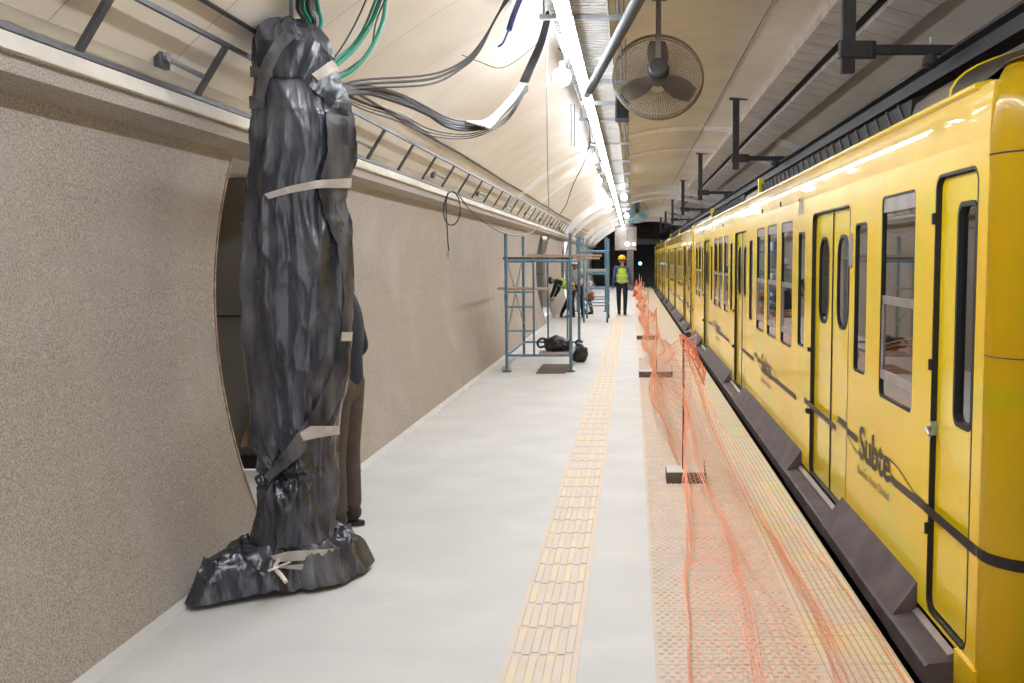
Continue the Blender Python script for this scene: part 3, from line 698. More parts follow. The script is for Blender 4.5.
    for y in (9.15-Y0, 10.43-Y0, 14.9-Y0, 4.0): 
        if y != 4.0: lathe(bm, [(.0,-.001),(.022,-.001),(.024,.008),(.0,.012)][1:3], (0,y,2.19), n=12, mat4=Matrix.Rotation(-PI/2,4,'Y'))
    link('roof_vent_hole', bm, 'rubber', t)
    # step fillers: flat plates at doors, sloped pieces between
    XO = 1.22-TX
    flats = [(3.72-Y0, 4.8-Y0)]+[(6.42-Y0+5.63*k-.0, 7.95-Y0+5.63*k-.55) for k in range(3)]
    flats = [(0.42, 1.0), (2.70, 4.25), (8.33, 9.88), (13.96, 15.51)]
    slopes = [(1.0,2.70),(4.25,8.33),(9.88,13.96),(15.51,CARL-.1)]
    for a, b in flats:
        bm = B(); prism(bm, [(XO,-.08),(XO,.005),(XO+.012,.015),(-.002,.03),(-.002,-.08)], a, b); st = link('door_step', bm, 'skirt', t)
        bm = B(); prism(bm, [(-.028,.03),(-.028,.045),(.0,.06),(.0,.03)], a+.02, b-.02); link('threshold', bm, 'thresh', st)
    for a, b in slopes:
        bm = B(); prism(bm, [(XO,-.07),(XO,.0),(XO+.012,.012),(-.001,.175),(-.001,-.07)], a, b)
        link('step_filler', bm, 'skirt', t)
    bm = B(); prism(bm, [(-.01,-.12),(-.012,.085),(.05,.085),(.05,-.12)], .18, .42); link('corner_sill', bm, 'yellow', t)
    # decoration -------------------------------------------------
    def ribbon(bm, pts, w):
        pts = [Vector((0,y,z)) for y, z in pts]; A = []; Bv = []
        for i, p in enumerate(pts):
            tt = pts[min(i+1,len(pts)-1)]-pts[max(i-1,0)]; n_ = Vector((0,-tt.z,tt.y)).normalized()*(w/2)
            A.append(bm.verts.new(p+n_+Vector((-.0035,0,0)))); Bv.append(bm.verts.new(p-n_+Vector((-.0035,0,0))))
        for i in range(len(pts)-1): bm.faces.new((A[i],A[i+1],Bv[i+1],Bv[i]))
    def text(s, y_left, y_right, zc, h, m, name, sheary=0):
        cu = bpy.data.curves.new('tx', 'FONT'); cu.body = s; cu.size = 1; cu.extrude = .0; cu.offset = .022 if m == 'deco' else .012
        o = bpy.data.objects.new('tx', cu); C.objects.link(o); bpy.context.view_layer.update()
        me = bpy.data.meshes.new_from_object(o.evaluated_get(bpy.context.evaluated_depsgraph_get())); bpy.data.objects.remove(o)
        xs = [v.co.x for v in me.vertices]; x0, x1 = min(xs), max(xs)
        ys = [v.co.y for v in me.vertices]; cap = max(ys)
        for v in me.vertices:
            u = (v.co.x-x0)/(x1-x0); v.co = Vector((-.004, y_left+(y_right-y_left)*u, zc+v.co.y/cap*h))
        me.materials.clear(); me.materials.append(M[m]); oo = bpy.data.objects.new(name, me); C.objects.link(oo); oo.parent = t; return oo
    def sw(y0):      # stripe pattern anchored at the text left end y0 (decreasing y = right in view)
        bm = B()
        ribbon(bm, [(y0-.72,.565),(y0-.80,.555),(y0-1.30,.56),(max(y0-2.2,.2),.56)], .042)
        ribbon(bm, [(y0+.62,.655),(y0+.34,.655)], .042); ribbon(bm, [(y0+.33,.625),(y0+.05,.62)], .042)
        ribbon(bm, [(y0+.68,.56),(y0+.62,.65)], .01)
        ribbon(bm, [(y0+1.9,.60),(y0+.68,.585)], .042)
        c1 = [(y0+.35-.75*u, .60-.07*math.sin(u*PI*.9)+.02*u) for u in [k/14 for k in range(15)]]
        ribbon(bm, c1, .008)
        c2 = [(y0-.35-.98*u, .615+.05*math.sin(PI*min(1,u*1.25))-.035*u) for u in [k/16 for k in range(17)]]
        ribbon(bm, c2, .009)
        c3 = [(y0+.1-.30*u, .60-.09*u+.05*math.sin(u*6)) for u in [k/10 for k in range(11)]]
        ribbon(bm, c3, .006)
        link('stripe', bm, 'deco', t)
        text('Subte', y0, y0-.71, .53, .19, 'deco', 'lettering')
        text('Buenos Aires Ciudad', y0+.02, y0-.70, .43, .045, 'deco_s', 'small_lettering')
    sw(5.86-Y0); sw(10.35-Y0); sw(16.0-Y0)
    text('711', 8.15-Y0, 7.93-Y0, 2.05, .13, 'deco', 'fleet_number')
    # stripe wrapping the end
    bm = B(); pl = [(x, y-.003) for x, y in plan]; pl = [(x-.003 if i < 9 else x, y) for i, (x, y) in enumerate(pl)]
    A = [bm.verts.new((x,y,.58)) for x,y in pl]; Bv = [bm.verts.new((x,y,.535)) for x,y in pl]
    for i in range(len(pl)-1): bm.faces.new((A[i],A[i+1],Bv[i+1],Bv[i]))
    bmesh.ops.solidify(bm, geom=bm.faces[:], thickness=.002)
    link('end_stripe', bm, 'deco', t)
    bm = B(); ribbon(bm, [(.22,.557),(.32,.558),(.9,.56)], .045); link('stripe', bm, 'deco', t)
    bm = B(); box(bm, .09, .18, .03, .05, .08, .16); link('tow_hook_opening', bm, 'black', t)
    return t
car = make_car()
c2 = copy_tree(car); c2.location.y = 3.62+18.7; c2['label'] = 'second yellow subway car, coupled behind the nearest one'
c3 = copy_tree(car); c3.location.y = 3.62+37.4; c3['label'] = 'farthest yellow subway car, by the tunnel mouth'
# ------------------------------------------------------------------ wrapped post
PXC, PYC = -1.70, 5.15
def sil(y):
    T_ = [(24,268,308),(30,258,316),(40,254,324),(60,254,333),(75,256,336),(100,254,347),(130,250,355),(160,247,354),(180,246,346),(200,246,343),(240,243,348),(260,242,350),(290,240,351),(330,240,349),(360,243,346),(400,248,341),(440,254,336),(475,262,335),(500,260,337),(530,254,335),(550,248,333),(575,244,332)]
    for a, b in zip(T_, T_[1:]):
        if a[0] <= y <= b[0]:
            u = (y-a[0])/(b[0]-a[0]); return a[1]+(b[1]-a[1])*u, a[2]+(b[2]-a[2])*u
    return (T_[0] if y < 24 else T_[-1])[1:]
def ysil_for_z(z):
    # image row of a point at the post with height z
    d_ = PYC*cp+(H-z)*sp; yc = (H-z)*cp-PYC*sp
    return CY+F*yc/d_, d_
def lerp_tab(T_, x):
    if x <= T_[0][0]: return T_[0][1]
    for a, b in zip(T_, T_[1:]):
        if x <= b[0]: return a[1]+(b[1]-a[1])*(x-a[0])/(b[0]-a[0])
    return T_[-1][1]
def post_point(z, th, push=0.0):
    """th measured so that 0 = right (+X), pi/2 = away, -pi/2 = toward camera"""
    yy, d_ = ysil_for_z(z); l, r = sil(yy); xl = (l-CX)/F*d_; xr = (r-CX)/F*d_
    cx_ = (xl+xr)/2; hw = (xr-xl)/2; hd = min(hw*.85, .19)
    # folds: gathered at knot height (z~.58) and tapes (z~2.1 and z~.22)
    th_k = -1.95; dk = math.hypot((z-.60)*1.0, .45*math.sin((th-th_k)/2)*2)
    amp = .020*(1-.6*math.exp(-((z-2.08)/.10)**2))*(1-.7*math.exp(-((z-.20)/.07)**2))
    nz_ = lambda a, b, c: noise.noise(Vector((math.cos(th)*a+c, math.sin(th)*a, z*b+c)))
    up_ = math.exp(-((z-1.95)/.55)**2)
    warp = 1.6*nz_(1.3,.8,3)
    def pleat(w): return 1-2*(abs((w/(2*PI)) % 1.0-.5)*2)**.6
    f = (.35+.75*up_)*pleat(th*9+warp*2+z*.5) + .35*up_*pleat(th*17-warp*2) + 1.1*nz_(1.1,1.1,5) + .35*nz_(2.2,1.6,9)
    ang = math.atan2(z-.60, math.sin(th-th_k)*.25+1e-6)
    rad = math.exp(-(dk/.42)**2)
    f += rad*.9*math.sin(ang*9)
    dimple = -.055*math.exp(-(dk/.10)**2)
    if z < .62: f = f*.9+ .9*noise.noise(Vector((th*1.5, z*7, 1)))+.5*math.sin(14*z+th*3)
    if z > 2.42: f += .5*math.sin(th*5+z*9)
    for fr_, am in ((2.4,.6),(4.6,.34),(8.0,.10 if z > .65 else .3)):
        nn = noise.noise(Vector((math.cos(th)*fr_*.42+5+z*1.1, math.sin(th)*fr_*.42, z*fr_*.40+fr_)))
        f += am*((1-min(1,abs(nn)*3.2))**2*1.6-.4)
    e = amp*f+dimple+push
    s = 1+e/max(hw, .05)
    px_, py_ = cx_+math.cos(th)*(hw)*s, PYC+math.sin(th)*(hd)*s
    return Vector((px_, py_, z))
t = thing('wrapped_post', 'tall post wrapped in black plastic sheeting tied with pale tape', 'wrapped post', (PXC,PYC,0))
off = Vector((PXC,PYC,0))
NT = 240; bm = B(); rings = []
outline = [(x_-.05, y_-.03) for x_, y_ in [(-1.41,5.45),(-1.36,5.42),(-1.40,5.22),(-1.52,5.12),(-1.60,5.00),(-1.70,4.93),(-1.80,4.88),(-1.93,4.80),(-2.05,4.73),(-2.12,4.76),(-2.15,4.90),(-2.13,5.08),(-2.05,5.25),(-1.96,5.42),(-1.75,5.55),(-1.55,5.55)]]
def outr(th):
    d_ = Vector((math.cos(th), math.sin(th))); best = .2
    c = Vector((PXC+.02, PYC))
    n_ = len(outline)
    for i in range(n_):
        a = Vector(outline[i]); b = Vector(outline[(i+1) % n_]); e = b-a; w_ = a-c
        den = d_.x*e.y-d_.y*e.x
        if abs(den) < 1e-9: continue
        tt = (w_.x*e.y-w_.y*e.x)/den; ss = (w_.x*d_.y-w_.y*d_.x)/den
        if tt > 0 and -1e-6 <= ss <= 1.000001: best = max(best, tt)
    return best
for k in range(22):        # spread on the floor, outside in
    u = k/22          # 0 outer edge, 1 at the post
    ring = []
    for i in range(NT):
        th = 2*PI*i/NT; inner = post_point(.24, th); ro = outr(th)
        out = Vector((PXC+.02+math.cos(th)*ro, PYC+math.sin(th)*ro, 0))
        p = out.lerp(Vector((inner.x, inner.y, 0)), u)
        run = (out-Vector((inner.x,inner.y,0))).length
        base = .235*u**(1.2-.62*min(1, run/.45))*(1 if u > 0 else 0)
        nz = noise.noise(Vector((p.x*6, p.y*6, 2)))*.5+noise.noise(Vector((p.x*13, p.y*13, 5)))*.35
        ridge = abs(math.sin(th*6.5+2.5*noise.noise(Vector((p.x*3,p.y*3,0)))+p.y*3))
        z = .012+base+max(0,(nz+.35))*.10*math.sin(PI*min(1,u+.12))*min(1,run/.15)+ .05*ridge*min(1,run/.2)*math.sin(PI*min(1,u*.9+.1)) + (.03*max(0,nz) if u < .15 else 0)
        rg = (1-min(1,abs(noise.noise(Vector((p.x*8+3,p.y*8,1))))*3.5))**2; z += .035*rg*min(1,u*5+.15)
        jx = .02*noise.noise(Vector((th*6,1,u*3)))
        ring.append(bm.verts.new((p.x+jx*math.cos(th), p.y+jx*math.sin(th), max(z,.006))))
    rings.append(ring)
zlist = [.24+ (2.86-.24)*k/220 for k in range(221)]
for z in zlist: rings.append([bm.verts.new(post_point(z, 2*PI*i/NT)) for i in range(NT)])
for s, z in ((.8,2.885),(.45,2.90),(.1,2.895)):
    ring = []
    for i in range(NT):
        p = post_point(2.86, 2*PI*i/NT); c = Vector((-1.72,PYC,0)); q = c.lerp(p, s); q.z = z+.02*noise.noise(Vector((p.x*12,p.y*12,z*3))); ring.append(bm.verts.new(q))
    rings.append(ring)
for a_, b_ in zip(rings, rings[1:]):
    for i in range(NT): bm.faces.new((a_[i], a_[(i+1) % NT], b_[(i+1) % NT], b_[i]))
bm.faces.new(rings[-1])
bmesh.ops.translate(bm, verts=bm.verts[:], vec=-off)
link('plastic_sheet', bm, 'poly', t, True)
# helper: place a point on the post surface for an image pixel (front side)
def post_at(px, py, lift=.0):
    best = None
    z = H+ray(px, py).z*(PYC-.17)/ray(px, py).y
    for it in range(3):
        lo_, hi_ = -PI+.02, -.02
        for _ in range(28):
            m_ = (lo_+hi_)/2; q = post_point(z, m_); pxm = CX+F*q.x/(q.y*cp+(H-q.z)*sp)
            if pxm < px: lo_ = m_
            else: hi_ = m_
        q = post_point(z, lo_, lift); z = H+ray(px, py).z*q.y/ray(px, py).y
    return post_point(z, lo_, lift)
def strip(name, pix_a, pix_b, m, lift=.012, n=14, parent=t, label=None, nz=0):
    """band between two pixel polylines laid on the post"""
    def along(pl, u):
        L_ = len(pl)-1; i = min(int(u*L_), L_-1); f = u*L_-i
        return (pl[i][0]+(pl[i+1][0]-pl[i][0])*f, pl[i][1]+(pl[i+1][1]-pl[i][1])*f)
    bm = B(); g = []
    for i in range(n+1):
        a = along(pix_a, i/n); b = along(pix_b, i/n); row_ = []
        for j in range(4):
            v = j/3; px_, py_ = a[0]+(b[0]-a[0])*v, a[1]+(b[1]-a[1])*v
            l, r = sil(py_); px_ = min(max(px_, l+1.5), r-1.0)
            q = post_at(px_, py_, lift+nz*math.sin(i*1.7+j)); row_.append(bm.verts.new(q-off))
        g.append(row_)
    for i in range(n):
        for j in range(3): bm.faces.new((g[i][j], g[i][j+1], g[i+1][j+1], g[i+1][j]))
    bmesh.ops.solidify(bm, geom=bm.faces[:], thickness=.003)
    o = link(name, bm, m, parent, True)
    if label: o['label'] = label
    return o
strip('tape', [(268,194),(290,186),(315,180),(345,178)], [(272,199),(291,193),(316,188),(345,188)], 'tape', .036, nz=.001)
strip('tape', [(284,31),(274,45),(267,60),(262,80),(260,102)], [(296,36),(284,49),(278,64),(272,82),(268,102)], 'tape_gray', .030)
strip('tape', [(257,66),(276,69)], [(257,77),(276,77)], 'tape_gray', .034, 6)
strip('tape', [(256,96),(270,95)], [(256,109),(269,108)], 'tape_gray', .034, 6)
strip('tape', [(309,74),(325,60)], [(315,81),(331,68)], 'tape', .042, 6)
strip('tape', [(299,433),(308,426),(333,426)], [(302,441),(313,438),(333,434)], 'tape', .038, 8)
strip('tape', [(338,332),(348,332)], [(337,341),(347,341)], 'tape', .026, 4)
strip('tape', [(274,556),(290,551),(312,550),(332,548)], [(280,562),(295,561),(315,559),(332,556)], 'tape', .040, 10, nz=.003)
strip('tape', [(280,566),(300,564),(318,564),(332,560)], [(282,568),(300,570),(318,571),(331,569)], 'tape', .040, 10, nz=.003)
bm = B(); tube(bm, [v-off for v in smoothpts([post_at(280,560,.03), P(275,568,4.93), P(281,575,4.85), P(286,582,4.82)])], .011, 6); tube(bm, [v-off for v in smoothpts([post_at(290,562,.03), P(278,567,4.90), P(268,571,4.86)])], .006, 6)
link('tape_tail', bm, 'tape', t, True)
# knot
bm = B(); bmesh.ops.create_icosphere(bm, subdivisions=3, radius=.032)
for v in bm.verts: v.co *= 1+.35*noise.noise(v.co*45)
bmesh.ops.translate(bm, verts=bm.verts[:], vec=post_at(266,480,.02)-off); link('knot', bm, 'poly', t, True)
# outer flap hanging on the right and sweeping to the knot
edge = [(340,92),(324,112),(326,150),(316,188),(322,215),(334,245),(341,290),(338,330),(330,370),(312,410),(286,450),(268,476)]
rgt = [(344,92),(349,112),(353,150),(344,188),(346,215),(348,245),(350,290),(349,330),(345,370),(330,415),(300,456),(272,482)]
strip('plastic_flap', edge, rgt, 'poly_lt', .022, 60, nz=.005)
strip('plastic_flap', [(262,40),(285,40),(312,40),(331,60),(352,120)], [(262,72),(285,78),(300,76),(312,90),(335,112)], 'poly', .022, 22, nz=.005)
# ------------------------------------------------------------------ orange net fence
posts = [(7.55,.39,1.13),(14.3,.35,1.0),(21,.34,1.05),(28,.33,1.05),(35,.33,1.05),(42,.32,1.05)]
names = ['nearest thin rusty rod of the orange fence','second thin fence rod from the camera','third fence rod from the camera','fourth fence rod from the camera','fifth fence rod from the camera','farthest fence rod near the tunnel']
bn = ['nearest wooden block holding the fence rod','second wooden block from the camera','third wooden block from the camera','fourth small block under the fence','fifth small block under the fence','farthest small block under the fence']
for i, (y, x, h) in enumerate(posts):
    bm = B(); tube(bm, [(x,y,.02),(x+.003,y,h*.5),(x,y,h)], .0075, 8); tag(link('fence_rod', bm, 'rebar'), names[i], 'rod', 'rods of the orange fence')
    w0, w1 = ((.26,.56),(.10,.58),(.10,.55),(.2,.42),(.15,.5),(.15,.5))[i]
    t = thing('base_block', bn[i], 'block', ((w0+w1)/2,y,0.006), 'base blocks of the orange fence'); hw = (w1-w0)/2
    bm = B(); box(bm, -hw, hw, -.12, .12, 0, .085, .004); link('body', bm, 'block', t)
    bm = B(); box(bm, -hw+.004, hw-.004, -.116, .116, .085, .089); link('pale_top', bm, 'floor', t)  # thin paler plate on top of the block
    bm = B(); tube(bm, [(hw-.01,-.1,.08),(hw-.01,-.1,.17)], .004, 6); link('wire_tie', bm, 'rebar', t)
def net(fn, nu, nv, r, m='net', r2=None):
    """strands of a net following surface fn(u,v)"""
    bm = B()
    for j in range(nv+1): tube(bm, [fn(i/nu, j/nv) for i in range(nu+1)], r if j not in (0, nv) else r*1.9, 3, caps=False)
    for i in range(0, nu+1):
        tube(bm, [fn(i/nu, j/nv) for j in range(nv+1)], r2 or r*.8, 3, caps=False)
    return bm
def lerp3(a, b, u): return a+(b-a)*u
top0 = smoothpts([(.39,7.55,1.12),(.50,7.42,.92),(.66,7.1,.55),(.86,6.5,.20),(1.0,5.8,.05),(1.06,5.0,.03),(1.09,4.0,.03),(1.09,3.0,.03),(1.10,2.0,.03)], 8)
bot0 = smoothpts([(.39,7.54,.10),(.37,7.3,.03),(.34,6.8,.02),(.32,6.2,.02),(.29,5.5,.02),(.26,5.0,.02),(.23,4.0,.02),(.22,3.0,.02),(.21,2.0,.02)], 8)
def f0(u, v):
    n_ = len(top0)-1; k = min(int(u*n_), n_-1); f = u*n_-k
    a = bot0[k].lerp(bot0[k+1], f); b = top0[k].lerp(top0[k+1], f)
    w = .62-.42*math.exp(-u*6); vv = v + .07*math.sin(v*17+u*5)+.03*math.sin(v*41)
    vv = min(max(vv, 0), 1)
    p = a.lerp(b, vv)
    sag = math.sin(PI*vv)
    p.z = p.z*(1-.55*sag*min(1,u*3)) + .014*(1+math.sin(v*30+u*25+3*noise.noise(Vector((u*9,v*4,0))))) + .01
    p.x += .03*noise.noise(Vector((u*8, v*5, 3))); p.y += .05*noise.noise(Vector((u*6,v*9,7)))
    p.z = max(p.z, .014); return p
bm = net(f0, 110, 42, .0015); tag(link('safety_net', bm, 'net'), 'orange mesh net collapsed on the tiles nearest the camera', 'net')
nl = ['orange mesh net between the first and second rods','orange mesh net between the second and third rods','orange mesh net between the third and fourth rods','orange mesh net between the fourth and fifth rods','orange mesh net at the far end of the fence']
for i in range(5):
    (ya, xa, ha), (yb, xb, hb) = posts[i], posts[i+1]
    def fn(u, v, ya=ya, yb=yb, xa=xa, xb=xb, ha=ha, hb=hb, i=i):
        y = ya+(yb-ya)*u; s = math.sin(PI*u); x = xa+(xb-xa)*u
        h = ha+(hb-ha)*u; z = .05+(h-.05)*v*(1-.24*s)
        x += s*(-.16*v*(1-v)*2-.10*(1-v)) + .05*s*math.sin(v*15+u*3) + .10*v*math.exp(-((u)/.12)**2)*(i == 0)
        g_ = math.exp(-(u/.10)**2)+math.exp(-((1-u)/.10)**2)
        z += .02*math.sin(u*25+v*4)*s
        return Vector((x, y, max(z, .02)))
    bm = net(fn, 60 if i < 2 else 36, 22 if i < 2 else 15, .0022 if i < 2 else .0034)
    tag(link('safety_net', bm, 'net'), nl[i], 'net')
bm = B()      # bunched net hanging off the first rod
random.seed(5)
for k in range(12):
    a, b = random.uniform(-.03,.03), random.uniform(-.03,.03)
    tube(bm, smoothpts([(.37+a*.5,7.5+b,1.13),(.41+a,7.46+b,1.06+a),(.45+b,7.44,1.0+b),(.49+a,7.42+b,.93),(.52+b,7.40,.86+a),(.53+a*.5,7.40,.78+b)]), .0035, 5)
tag(link('net_bunch', bm, 'net_dk', None, True), 'crumpled orange netting bunched on top of the nearest rod', 'net')
# cone
q = onZ(636.5,296.5); t = thing('traffic_cone', 'orange cone with pale band standing far down by the fence', 'cone', q)
bm = B(); lathe(bm, [(.16,.03),(.03,.75),(.02,.76)], n=20); link('body', bm, 'cone', t, True)
bm = B(); lathe(bm, [(.112,.31),(.086,.45),(.08,.45)], n=20); link('band', bm, 'silver', t, True)
bm = B(); box(bm, -.2,.2,-.2,.2,0,.03,.01); link('base', bm, 'cone', t)
# ------------------------------------------------------------------ scaffolds
def scaf(label, loc, W_, D_, Ht, m1, rungs, casters=False, group='blue tube scaffolds'):
    t = thing('scaffold', label, 'scaffold', loc, group)
    for x in (0, W_):
        for y in (0, D_):
            bm = B(); tube(bm, [(x,y,.02 if not casters else .16),(x,y,Ht)], .024, 10); tube(bm, [(x,y,Ht*.52),(x,y,Ht*.52+.08)], .03, 10)
            lg = link('leg', bm, m1, t, True)
            if casters:
                bm = B(); tube(bm, [(x-.02,y,.075),(x+.02,y,.075)], .075, 16); bar(bm, (x,y,.16),(x,y+.03,.08), .05, .02); link('caster', bm, 'rubber', lg)
            else:
                bm = B(); box(bm, x-.06, x+.06, y-.06, y+.06, 0, .02); link('base_plate', bm, 'gray_steel', lg)
    for y in (0, D_):
        for z in rungs:
            bm = B(); tube(bm, [(0,y,z),(W_,y,z)], .018, 8); link('crossbar', bm, m1, t, True)
    for x in (0, W_):
        for z in (rungs[0], rungs[-1]):
            bm = B(); tube(bm, [(x,0,z),(x,D_,z)], .018, 8); link('ledger', bm, m1, t, True)
    bm = B(); tube(bm, [(-.0,0,.55),(-.0,D_,1.75)], .012, 6); tube(bm, [(0,0,1.75),(0,D_,.55)], .012, 6); link('cross_brace', bm, 'zinc', t, True)
    return t
s1 = scaf('blue tube scaffold standing nearest the camera beside the left wall', (-1.88,14.95,0), .96, 2.4, 2.08, 'scaf_blue', [.25,1.66])
for x, y, z0 in ((.41,0,.25),(.42,2.4,.25),(.76,2.4,.25)):
    bm = B(); tube(bm, [(x,y,z0),(x,y,1.70)], .016, 8); link('inner_upright', bm, 'scaf_blue', s1, True)
for z in (.62,.98): 
    bm = B(); tube(bm, [(.0,0,z),(.41,0,z)], .014, 8); link('step_bar', bm, 'scaf_lt', s1, True)
def plank(x0,x1,y0,y1,z,m,lb,th=.035):
    bm = B(); box(bm, x0,x1,y0,y1,z,z+th,.006); return tag(link('plank', bm, m), lb, 'plank')
plank(-1.93,-.9,15.0,15.28,1.685,'wood_dk','dark board on top of the near scaffold')
plank(-1.75,-.70,15.35,15.62,1.685,'wood','pale board across the near scaffold beside the dark board')
o = plank(-1.70,-.50,16.2,16.5,1.73,'wood','long pale board jutting right from the near scaffold top')
o = plank(-1.45,-.55,16.8,17.1,1.685,'wood','back board on the near scaffold top')
plank(-2.02,-1.23,15.0,15.22,1.23,'wood','short wooden board at mid height poking left of the near scaffold')
bm = B(); tube(bm, [(-1.87,14.97,1.20),(-1.47,14.97,1.20)], .014, 8); link('step_bar', bm, 'scaf_lt', None).parent = s1; 
for o in bpy.data.objects:
    if o.name.startswith('step_bar') and o.parent == s1 and abs(o.data.vertices[0].co.y) > 5: o.location = -s1.location
plank(-1.40,-.90,14.95,15.25,.27,'wood','low pale board at the foot of the near scaffold', .03)
bm = B(); box(bm, -1.42,-.98,14.7,15.9,.006,.02,.003); tag(link('floor_mat', bm, 'mat_floor'), 'dusty brown mat on the floor under the near scaffold', 'mat')
def blob(name, loc, sc, label, seed, amp=.25):
    t = thing(name, label, 'bag', loc); bm = B(); bmesh.ops.create_icosphere(bm, subdivisions=4, radius=1)
    for v in bm.verts:
        n_ = noise.noise(v.co*1.6+Vector((seed,0,0)))*amp+noise.noise(v.co*4+Vector((seed,3,0)))*amp*.6
        v.co *= 1+n_; v.co.x *= sc[0]; v.co.y *= sc[1]; v.co.z *= sc[2]; v.co.z = max(v.co.z, -sc[2]*.85)
    mz = min(v.co.z for v in bm.verts); bmesh.ops.translate(bm, verts=bm.verts[:], vec=(0,0,-mz)); link('sack', bm, 'bag', t, True); return t
b1 = blob('black_bag', (-1.13,15.1,.302), (.22,.14,.12), 'black bag with a loop handle lying on the low scaffold board', 1)
bm = B(); tube(bm, smoothpts([(-.17,0,.08),(-.27,0,.06),(-.30,0,.13),(-.24,0,.19),(-.15,0,.17)]), .018, 8); link('handle', bm, 'bag', b1, True)
b2 = blob('black_sack', (-.86,16.35,.0), (.12,.12,.16), 'black knotted sack on the floor right of the near scaffold', 4, .3)
bm = B(); tube(bm, smoothpts([(-.02,0,.25),(-.06,0,.33),(0,0,.36),(.05,0,.32)]), .02, 8); link('knot', bm, 'bag', b2, True)
s2 = scaf('far light blue rolling scaffold on casters beside the walking worker', (-1.28,26.6,0), .62, 1.8, 2.25, 'scaf_lt', [.45,.9,1.35,1.9], True)
plank(-1.25,-.68,26.7,27.0,1.38,'wood','board inside the rolling scaffold', .04)
s3 = scaf('farthest blue scaffold behind the rolling scaffold', (-1.75,32.0,0), .9, 2.0, 2.4, 'scaf_blue', [.4,1.2,1.9])
plank(-1.75,-.9,32.1,32.5,1.92,'wood','board on the farthest scaffold')
# ------------------------------------------------------------------ people
def skin_obj(name, verts, edges, m, parent, root=0, sub=2, smooth=True):
    me = bpy.data.meshes.new(name); me.from_pydata([v[:3] for v in verts], edges, [])
    o = bpy.data.objects.new(name, me); C.objects.link(o)
    md = o.modifiers.new('s', 'SKIN'); md.use_smooth_shade = True
    for i, v in enumerate(verts):
        r = v[3]; me.skin_vertices[0].data[i].radius = (r, v[4] if len(v) > 4 else r)
    me.skin_vertices[0].data[root].use_root = True
    sm = o.modifiers.new('u', 'SUBSURF'); sm.levels = sub; sm.render_levels = sub
    dg = bpy.context.evaluated_depsgraph_get(); dg.update()
    me2 = bpy.data.meshes.new_from_object(o.evaluated_get(dg)); bpy.data.objects.remove(o)
    me2.materials.clear(); me2.materials.append(M[m])
    for p in me2.polygons: p.use_smooth = True
    o = bpy.data.objects.new(name, me2); C.objects.link(o); o.parent = parent; return o
